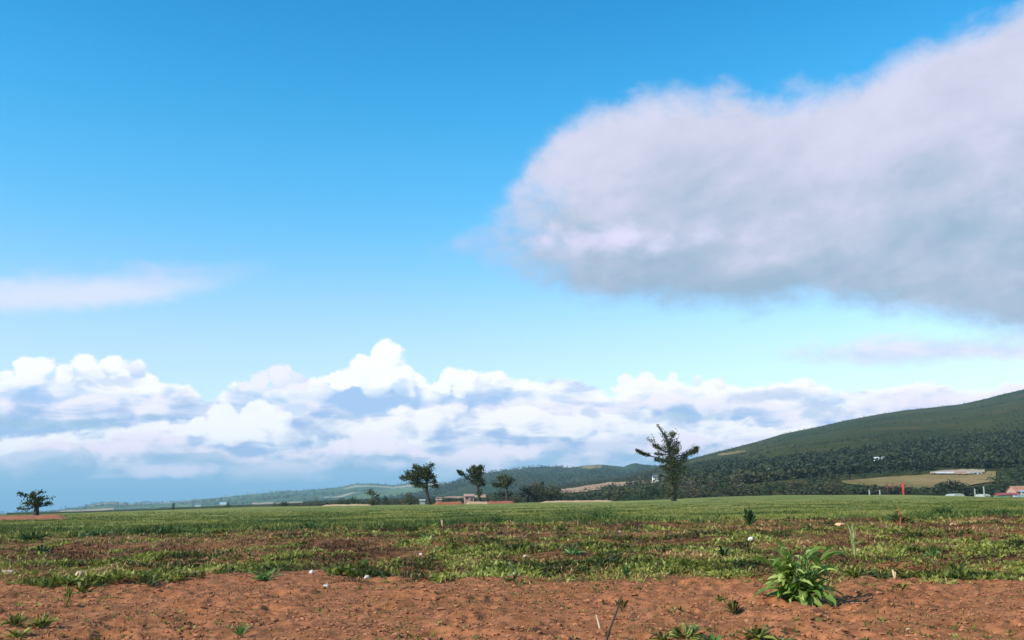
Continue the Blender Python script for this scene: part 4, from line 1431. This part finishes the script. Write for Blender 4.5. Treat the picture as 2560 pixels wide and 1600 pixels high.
# crumbs and clods of soil
x, y = fan(22000, 8.2, 21)
so, gr = zones(x, y)
k = (rg.random(len(x)) < so * (0.35 + fbm(x / .8, y / .8, 2, 90)))
x, y = x[k], y[k]
s = np.exp(rg.normal(math.log(.011), .48, len(x))).clip(.005, .045)
V, F = blobs(np.stack([x, y, ground(x, y) + s * .25], 1), s * 1.1, s * .55, 0, rg, .30)
tag(obj('soil_clods', mesh_np('soil_clods', V, F, M['clod'])), 'loose clods and crumbs of red brown soil', kind='stuff')

# rough strip: weeds and dead stalks, darkest stalk patches painted as shaded hollows
x, y = fan(60000, 14, 62, power=1.35)
so, gr = zones(x, y)
lush = fbm(x / 1.3, y / 2.2, 3, 91)
front = np.exp(-((y - np.interp(x / y, *SOILY) * 1.18) / 3.2) ** 2)
k = rg.random(len(x)) < (1 - so) * (1 - gr) * np.clip(ss(lush, .45, .60) * np.clip(1.0 - (y - 16) / 48, .42, 1) * .9 + front * .4, .02, 1)
x, y = x[k], y[k]
h = rg.uniform(.07, .19, len(x)) * (1 + ss(lush[k], .5, .7) * .5) * np.clip(0.85 + (y - 14) / 70, .85, 1.3)
V, F = tufts(np.stack([x, y, ground(x, y) - .01], 1), 9, h, h * .26, (10, 80), .25, rg)
tn = np.clip(np.repeat(np.clip(.48 + 2.2 * (fbm(x / 0.9, y / 2.0, 3, 97) - .5) + rg.normal(0, .13, len(x)), 0, 1), 18) + rg.normal(0, .1, len(F)), 0, 1)
tag(obj('weeds', mesh_np('weeds', V, F, M['weed'], False, {'tint': tn})), 'low green weeds over the rough strip behind the soil', kind='stuff')

x, y = fan(42000, 13.5, 64, power=1.35)
so, gr = zones(x, y)
dry = fbm(x / 1.1, y / 2.0, 3, 92)
k = rg.random(len(x)) < (1 - so) * (1 - gr) * np.clip(ss(dry, .36, .54) + .35, 0, 1)
x, y = x[k], y[k]
h = rg.uniform(.06, .20, len(x)) * np.clip(0.8 + (y - 14) / 60, .8, 1.4)
V, F = tufts(np.stack([x, y, ground(x, y) - .01], 1), 7, h, h * .16, (5, 80), .2, rg)
tn = np.clip(np.repeat(np.clip(.42 + 2.8 * (fbm(x / 1.6, y / 3.0, 3, 98) - .5) + rg.normal(0, .14, len(x)), 0, 1), 14) + rg.normal(0, .12, len(F)), 0, 1)
tag(obj('dead_stalks', mesh_np('dead_stalks', V, F, M['stub'], False, {'tint': tn})), 'brown dead stalks and litter among the weeds, dark patches painted as shaded hollows', kind='stuff')

x, y = fan(16000, 8.4, 20)
so, gr = zones(x, y)
k = rg.random(len(x)) < so * (.2 + .9 * ss(fbm(x / .9, y / 1.1, 3, 99), .42, .58)) * (1 + .8 * (x > 1))
x, y = x[k], y[k]
h = rg.uniform(.015, .065, len(x))
V, F = tufts(np.stack([x, y, ground(x, y) - .003], 1), 5, h, h * .2, (8, 85), .1, rg)
tn = np.clip(np.repeat(rg.normal(.42, .22, len(x)), 10) + rg.normal(0, .1, len(F)), 0, 1)
tag(obj('soil_litter', mesh_np('soil_litter', V, F, M['stub'], False, {'tint': tn})), 'bits of dead stubble lying in the bare soil', kind='stuff')

# sparse seedlings on the bare soil
x, y = fan(2600, 8.5, 18)
so, gr = zones(x, y)
k = rg.random(len(x)) < so * ss(fbm(x / 1.2, y / 1.2, 2, 93), .50, .66)
x, y = x[k], y[k]
h = rg.uniform(.025, .075, len(x))
V, F = tufts(np.stack([x, y, ground(x, y) - .005], 1), 6, h, h * .35, (10, 75), .2, rg)
tn = np.repeat(rg.random(len(x)), 12)
tag(obj('seedlings', mesh_np('seedlings', V, F, M['weed'], False, {'tint': tn})), 'small seedlings scattered on the bare soil', kind='stuff')

# green field: tall dark front, then shorter crop fading with distance
x, y = fan(76000, 44, 240, power=1.9)
so, gr = zones(x, y)
yf = np.interp(x / y, *FRONTY)
k = rg.random(len(x)) < gr * np.clip(.35 + ss(fbm(x / 5, y / 7, 3, 94), .35, .6), 0, 1)
x, y, yf = x[k], y[k], yf[k]
nearf = np.exp(-np.maximum(y - yf * 1.1, 0) / 22)
h = rg.uniform(.10, .24, len(x)) * (1 + nearf * (.2 + 1.0 * ss(fbm(x / 3, y / 6, 2, 95), .45, .65))) * (1 - .6 * ss(y, 75, 230))
V, F = tufts(np.stack([x, y, ground(x, y) - .02], 1), 8, h, np.maximum(h * .14, y * .0006), (18, 86), .15, rg, 1.2)
tn = np.clip(np.repeat(np.clip(fbm(x / 4.5, y / 9, 3, 96) * 3.2 - 1.15 - .5 * nearf * ss(fbm(x / 3, y / 6, 2, 95), .40, .60) + rg.normal(0, .12, len(x)), 0, 1), 16) + rg.normal(0, .12, len(F)), 0, 1)
tag(obj('field_grass', mesh_np('field_grass', V, F, M['grass'], False, {'tint': tn})), 'green crop grass covering the field', kind='stuff')


# ------------------------------------------------------------------ single weeds
def strap_mesh(name, mat, length, width, lift, droop, fold, seed, seg=8):
    """long arching leaf with a folded midrib, growing along +X from the origin"""
    r = np.random.default_rng(seed)
    t = np.linspace(0, 1, seg + 1)
    an = lift - droop * t ** 1.4
    dx = np.cos(an) * length / seg
    dz = np.sin(an) * length / seg
    cx = np.concatenate([[0], np.cumsum(dx[:-1])])
    cz = np.concatenate([[0], np.cumsum(dz[:-1])])
    sw = np.cumsum(r.normal(0, .012, seg + 1)) * length
    w = width * np.clip(np.sin(np.pi * np.clip(t * .93 + .07, 0, 1)) ** .7, .04, 1) * (1 - .25 * t)
    w[-1] = .002
    up = fold * w
    V = np.stack([np.stack([cx, sw - w / 2, cz + up], 1), np.stack([cx, sw, cz], 1), np.stack([cx, sw + w / 2, cz + up], 1)], 1).reshape(-1, 3)
    i = np.arange(seg)[:, None] * 3
    F = np.concatenate([i + np.array([0, 1, 4, 3]), i + np.array([1, 2, 5, 4])], 0)
    me = mesh_np(name, V, F, mat, True, {'tint': np.full(len(F), r.random())})
    return me


STRAPS = [strap_mesh('leaf', M['strap'], 1.0, wd, lf, dr, .25, 100 + k)
          for k, (wd, lf, dr) in enumerate([(.15, .9, 1.3), (.17, .8, 1.7), (.14, 1.0, 1.0), (.18, .6, 1.5), (.16, .9, 2.1), (.13, 1.1, .7), (.17, .5, 1.1), (.15, .75, 1.9)])]
SUNLIT = [strap_mesh('leaf', M['litstrap'], 1.0, wd, lf, dr, .2, 160 + k) for k, (wd, lf, dr) in enumerate([(.14, .8, 1.2), (.16, .6, 1.6), (.12, .9, .9)])]  # leaves that carry the painted highlights
YELLOW = strap_mesh('leaf', M['yellow'], 1.0, .12, .3, 1.2, .25, 140)

hx, hy = on_ground(2004, 1508)
hz = float(ground(hx, hy))
hero = empty('leafy_plant', (hx, hy, hz))
tag(hero, 'big bushy plant with long arching green leaves on the bare soil at lower right', 'plant')
hero.scale = (1.04, 1.04, 1.13)
rgh = np.random.default_rng(52)
kpx = hy / FPX
acc = Acc()
stems = []
for k in range(9):
    an = rgh.uniform(0, 2 * math.pi)
    ln = rgh.uniform(.22, .52)
    out = rgh.uniform(.15, .75)
    tip = np.array([math.cos(an) * out * ln * 1.2, math.sin(an) * out * ln * 1.2, ln])
    P = np.stack([tip * f + np.array([0, 0, -.03 * (1 - f)]) for f in (0, .35, .7, 1)])
    P[1:, :2] += rgh.normal(0, .01, (3, 2))
    acc.add(*tube(P, [.013, .011, .009, .005], 6))
    stems.append(P)
obj('stem', acc.mesh('stem', M['strap'], True, rgh), hero)
for k in range(200):
    P = stems[int(rgh.integers(len(stems)))]
    f = rgh.uniform(.05, 1.0) ** .75
    c = np.array([np.interp(f, [0, .35, .7, 1], P[:, q]) for q in range(3)])
    o = obj('leaf', SUNLIT[k % 3] if k % 3 == 0 else STRAPS[int(rgh.integers(len(STRAPS)))], hero, c)
    ln = rgh.uniform(.20, .36) * (1.0 if f > .35 else 1.45)
    o.scale = (ln, ln * rgh.uniform(1.2, 1.75), ln)
    az = math.atan2(c[1], c[0]) + rgh.normal(0, 1.1)
    o.rotation_euler = (rgh.normal(0, .35), -(f - .95) * .55 + rgh.normal(0, .25), az)
for k, (az, ln) in enumerate([(-1.75, .46), (-1.45, .50), (-1.2, .42), (2.9, .56), (3.3, .56), (-2.7, .54), (.15, .52), (-.35, .46), (2.55, .5)]):
    o = obj('leaf', STRAPS[(3, 6, 1)[k % 3]], hero, (math.cos(az) * .05, math.sin(az) * .05, .09 + .02 * (k % 3)))
    o.scale = (ln, ln * 1.3, ln)
    o.rotation_euler = (0, .12, az)
for k in range(46):
    an = rgh.uniform(0, 6.28)
    rr = rgh.uniform(.02, .24)
    o = obj('leaf', SUNLIT[k % 3] if k % 2 else STRAPS[(2, 5)[k % 4 // 2]], hero, (math.cos(an) * rr, math.sin(an) * rr * .8, rgh.uniform(.18, .40)))
    ln = rgh.uniform(.18, .30)
    o.scale = (ln, ln * .8, ln)
    o.rotation_euler = (rgh.normal(0, .4), -rgh.uniform(.0, .55), an + rgh.normal(0, .8))
o = obj('leaf', YELLOW, hero, (-.01, -.16, .10))
o.scale = (.26, .26, .26)
o.rotation_euler = (0, .35, -1.7)
tag(o, 'yellow withered leaf hanging to the soil')


def weed(name, px, pyb, wpx, hpx, mat, label, n=26, el=(10, 85), ratio=.2, cat='weed', seed=0, stem=False):
    """one leafy weed as a single mesh rooted where it stands"""
    r = np.random.default_rng(int(px) * 7 + seed)
    x, y = on_ground(px, pyb)
    k = y / FPX
    z = float(ground(x, y))
    w, h = wpx * k, hpx * k
    acc = Acc()
    ev = np.radians(r.uniform(el[0], el[1], n))
    az = r.random(n) * 2 * np.pi
    D = np.stack([np.cos(az) * np.cos(ev) * w / max(h, 1e-3) * .9, np.sin(az) * np.cos(ev) * w / max(h, 1e-3) * .9, np.sin(ev)], 1)
    L = h * r.uniform(.45, 1.05, n)
    P = np.stack([np.cos(az), np.sin(az), 0 * az], 1) * (w * .12 * r.random(n))[:, None]
    P[:, 2] += r.random(n) * h * (.45 if stem else .15)
    L = np.where(P[:, 2] > h * .2, L * .6, L)
    Ln = L * np.linalg.norm(D, axis=1).clip(.5, 1.4)
    # two-step arching leaves
    Du = unit(D)
    s = unit(np.cross(Du, np.array([0, 0, 1.0]) + r.normal(0, .3, (n, 3))))
    wd = (Ln * ratio)[:, None]
    g = np.array([0, 0, 1.0])
    c1 = P + Du * Ln[:, None] * .35
    c2 = P + Du * Ln[:, None] * .72 - g * (Ln * .08)[:, None]
    tip = P + Du * Ln[:, None] - g * (Ln * .26)[:, None]
    V = np.stack([P, c1 - s * wd * .42, c1 + s * wd * .42, c2 - s * wd * .4, c2 + s * wd * .4, tip], 1).reshape(-1, 3)
    b = np.arange(n)[:, None] * 6
    acc.add(V, np.concatenate([b + np.array([0, 2, 1]), b + np.array([3, 4, 5])]))
    acc2F = b + np.array([1, 2, 4, 3])
    acc.F4.append(acc2F)
    if stem:
        acc.add(*tube([(0, 0, -.02), (r.normal(0, .02) * h, 0, h * .5), (r.normal(0, .04) * h, 0, h * .9)], [h * .03, h * .024, h * .012], 6))
    o = obj(name, acc.mesh(name, mat, False, r), None, (x, y, z))
    return tag(o, label, cat)


weed('leafy_weed', 664, 1450, 62, 46, M['bright'], 'bright green leafy weed at the soil edge left of the white stones', 34)
weed('upright_weed', 1874, 1318, 30, 66, M['darkleaf'], 'dark upright weed rising from the near edge of the green field', 70, (20, 85), .17, stem=True)
weed('tall_stalk', 2137, 1398, 16, 92, M['pale'], 'tall pale yellow green stalk behind the big bushy plant', 26, (35, 86), .09, 'stalk', stem=True)
fw = weed('flowering_weed', 1567, 1442, 36, 46, M['darkleaf'], 'dark little weed with a pale seed head at the soil edge', 22, stem=True)
sh = weed('seed_head', 1563, 1442, 14, 22, M['pale'], 'pale seed head', 10, (40, 85), .4, None)
sh.location = (0, 0, 26 * fw.location.y / FPX)
sh.parent = fw
weed('pale_weed', 1288, 1440, 40, 42, M['pale'], 'pale yellow green weed at the soil edge near the centre', 22)
weed('pale_weed', 1277, 1424, 18, 32, M['pale'], 'small whitish upright sprout just behind the pale yellow green weed', 12, (45, 85))
weed('leafy_weed', 1716, 1606, 118, 48, M['weed'], 'wide green weed at the bottom edge, left of the big bushy plant', 60, seed=1)
weed('leafy_weed', 1662, 1608, 70, 36, M['weed'], 'low weed at the left end of the bottom edge weeds below centre right', 36, seed=2)
weed('leafy_weed', 1782, 1604, 70, 42, M['bright'], 'bright weed at the right end of the bottom edge weeds below centre right', 36, seed=3)
weed('leafy_weed', 1893, 1602, 96, 46, M['weed'], 'dark green weed at the bottom edge under the big bushy plant', 56, seed=4)
weed('leafy_weed', 1955, 1604, 62, 36, M['bright'], 'small bright weed at the bottom edge right under the big bushy plant', 30, seed=5)
weed('leafy_weed', 2030, 1606, 70, 24, M['olive'], 'thin olive weed at the bottom edge right of the other weeds', 26, seed=6)
weed('leafy_weed', 2170, 1610, 60, 26, M['olive'], 'olive weed cut by the bottom edge below the bushy plant on the right', 26, seed=6)
weed('leafy_weed', 36, 1572, 74, 44, M['weed'], 'green weed in the lower left corner nearest the left edge', 70, ratio=.12)
weed('leafy_weed', 104, 1580, 66, 46, M['weed'], 'weed in the lower left corner, second from the left edge', 70, ratio=.12)
weed('leafy_weed', 44, 1600, 90, 34, M['weed'], 'low weed at the very bottom of the lower left corner', 42)
weed('grassy_weed', 600, 1602, 48, 44, M['bright'], 'bright grassy tuft at the bottom edge left of centre', 34, (35, 88), .12)
weed('withered_weed', 1555, 1530, 30, 44, M['olive'], 'withered dark weed on bare soil beside the pale straw', 26, (20, 85), .3, stem=True)
weed('olive_weed', 166, 1524, 34, 66, M['weed'], 'tall weed standing on the soil near the left side', 24, (25, 86), .11, stem=True)
weed('olive_weed', 205, 1492, 56, 52, M['weed'], 'bushy weed at the soil edge near the left side', 34)
weed('olive_weed', 45, 1518, 36, 18, M['weed'], 'flat green weed on the soil close to the left edge', 20)
weed('olive_weed', 292, 1466, 50, 44, M['weed'], 'green weed at the soil edge left of the bright leafy weed', 30)
weed('olive_weed', 1800, 1506, 34, 30, M['weed'], 'small weed on bare soil left of the big bushy plant', 22)
weed('olive_weed', 1832, 1532, 44, 52, M['olive'], 'sprawling olive weed on bare soil left below the big bushy plant', 34)
weed('small_weed', 2281, 1512, 26, 20, M['darkleaf'], 'tiny dark weed alone on bare soil right of the bushy plant', 16)
weed('small_weed', 1604, 1492, 26, 18, M['olive'], 'tiny round weed on bare soil right of the withered weed', 18)
weed('small_weed', 1703, 1534, 24, 20, M['darkleaf'], 'tiny dark weed midway between straw and bushy plant', 16)
weed('leafy_weed', 2255, 1476, 60, 26, M['weed'], 'low weed under the soil lip right of the bushy plant', 30)
weed('leafy_weed', 2140, 1452, 70, 56, M['weed'], 'green weed close behind the right side of the bushy plant', 40)
weed('red_stalk', 2250, 1318, 26, 56, M['redleaf'], 'red leaf stalk leaning right at the edge of the green field', 6, (40, 75), .14, 'stalk', stem=True)
weed('leafy_weed', 2242, 1308, 50, 46, M['darkleaf'], 'dark clump directly behind the red leaf stalk', 34)
weed('leafy_weed', 1432, 1388, 70, 34, M['bright'], 'bright leafy weed in the middle of the rough strip', 34)
weed('leafy_weed', 1812, 1394, 66, 34, M['darkleaf'], 'dark green weed in the rough strip up left of the bushy plant', 34)
weed('leafy_weed', 1068, 1352, 60, 26, M['bright'], 'light green weed in the back of the rough strip near the centre', 30)
weed('leafy_weed', 102, 1386, 54, 28, M['darkleaf'], 'dark green weed in the rough strip near the left edge', 30)
weed('leafy_weed', 912, 1418, 24, 36, M['bright'], 'light upright weed behind the brightest white stone', 16, (40, 86))
weed('leafy_weed', 2330, 1392, 50, 34, M['bright'], 'light green weed in the rough strip toward the right', 26)
weed('leafy_weed', 2395, 1440, 60, 50, M['weed'], 'grassy weed in the rough strip above the right hand soil', 36, (30, 85))
for px, pb, w, h, lb in [(78, 1350, 110, 34, 'dark green grass clump at the left end of the field front'),
                         (245, 1344, 100, 30, 'dark green grass clump second along the field front from the left'),
                         (770, 1325, 90, 26, 'dark green grass clump on the field front left of centre'),
                         (1245, 1308, 110, 24, 'dark green grass clump on the field front at the centre'),
                         (1500, 1302, 130, 28, 'dark green grass clump on the field front left of the tall conifer'),
                         (2360, 1290, 100, 28, 'dark green grass clump on the field front right of the red stalk'),
                         (2500, 1292, 120, 30, 'dark green grass clump on the field front at the right edge')]:
    weed('grass_clump', px, pb, w, h, M['darkgrass'], lb, 170, (30, 88), .09, 'grass clump')
for px, pb, w, h, lb in [(1107, 1322, 10, 30, 'pale dry stalk standing at the back of the rough strip left of centre'),
                         (1446, 1316, 12, 28, 'pale dry stalk at the back of the rough strip right of centre'),
                         (2214, 1326, 12, 26, 'pale dry stalk left of the red leaf stalk'),
                         (2237, 1452, 16, 36, 'upright tan stubble stalk on the soil lip right of the bushy plant')]:
    weed('dry_stalk', px, pb, w, h, M['straw'], lb, 5, (68, 88), .2, 'stalk')

# the leaning pale straw near the bottom edge
x, y = on_ground(1502, 1572)
k = y / FPX
acc = Acc()
acc.add(*tube([(0, 0, -.02), (-5 * k, 0, 18 * k), (-10 * k, .01, 36 * k)], [3.2 * k, 3.0 * k, 2.0 * k], 7))
tag(obj('straw', acc.mesh('straw', M['straw'], True), None, (x, y, float(ground(x, y)))), 'pale pinkish straw sticking out of the soil below centre', 'straw')
x, y = on_ground(1512, 1598)
acc = Acc()  # shadow of the straw, built as an added dark leaning tube
acc.add(*tube([(0, 0, -.02), (12 * k, .0, 30 * k), (26 * k, .01, 62 * k), (38 * k, .01, 92 * k)], [2.4 * k, 2.2 * k, 2 * k, 1.2 * k], 6))
tag(obj('straw_shadow', acc.mesh('straw_shadow', M['bark'], True), None, (x, y, float(ground(x, y)))), 'dark leaning strip modelled as the shadow of the pale straw', 'stem')


# ------------------------------------------------------------------ stones
def stone(px, pyb, wpx, hpx, mat, label):
    r = np.random.default_rng(int(px * 3 + pyb))
    x, y = on_ground(px, pyb)
    k = y / FPX
    bv, bf = ico(2)
    n1 = np.stack([fbm(bv[:, 0] * 1.7 + r.random() * 9, bv[:, 1] * 1.7 + bv[:, 2] * 1.3, 2, 5)], 1)
    V = bv * (0.72 + .55 * n1)
    for _ in range(7):
        d = unit(r.normal(size=3))
        q = V @ d
        V = V - np.maximum(q - .72, 0)[:, None] * d
    V = V * np.array([wpx, wpx * .9, hpx]) * k * .43
    V[:, 2] += hpx * k * .2
    return tag(obj('stone', mesh_np('stone', V, bf, mat, False), None, (x, y, float(ground(x, y)))), label, 'stone')


stone(1878, 1354, 20, 18, M['stone_w'], 'white stone below the dark upright weed')
stone(917, 1447, 20, 18, M['stone_w'], 'brightest white stone at the soil edge left of centre')
stone(815, 1467, 15, 13, M['stone_w'], 'white pebble on bare soil, nearest one left of centre')
stone(779, 1436, 14, 14, M['stone_w'], 'greyish white stone at the soil edge left of the brightest one')
stone(1053, 1386, 12, 11, M['stone_w'], 'white pebble beside a dark hollow in the rough strip')
stone(1056, 1464, 13, 11, M['stone_t'], 'pale tan pebble on bare soil near the centre')
stone(18, 1438, 42, 20, M['stone_t'], 'tan rock in the rough strip at the left edge')
stone(197, 1436, 24, 22, M['stone_t'], 'tan rock in the rough strip second from the left edge')
stone(1551, 1329, 14, 10, M['stone_w'], 'small pinkish white stone at the back of the rough strip')
stone(2101, 1320, 34, 14, M['stone_o'], 'orange tan lump at the back of the rough strip on the right')
stone(2484, 1436, 22, 16, M['stone_w'], 'pale stone in the weeds at far right')
stone(2312, 1442, 20, 13, M['stone_t'], 'pale stone on the soil lip right of the bushy plant')
stone(2417, 1368, 9, 9, M['stone_w'], 'tiny white pebble in the weeds toward the right edge')
stone(1795, 1456, 16, 12, M['stone_t'], 'tan pebble at the soil edge left of the bushy plant')
stone(1917, 1442, 18, 16, M['stone_o'], 'reddish stone just left of the bushy plant')
stone(1755, 1394, 12, 15, M['stone_o'], 'small orange stone in the rough strip left of the bushy plant')
stone(2271, 1580, 15, 13, M['stone_t'], 'pale pebble on bare soil near the bottom right')
stone(1315, 1392, 16, 14, M['stone_t'], 'pale rounded stone in the rough strip right of centre')
stone(885, 1436, 18, 10, M['stone_t'], 'flat tan stone left of the brightest white stone')
stone(2385, 1318, 20, 12, M['stone_o'], 'orange lump at the back of the rough strip toward the right edge')
stone(372, 1335, 26, 16, M['stone_o'], 'orange tan lump at the field front left of centre')
stone(2072, 1336, 14, 12, M['stone_o'], 'small reddish lump behind the big bushy plant')
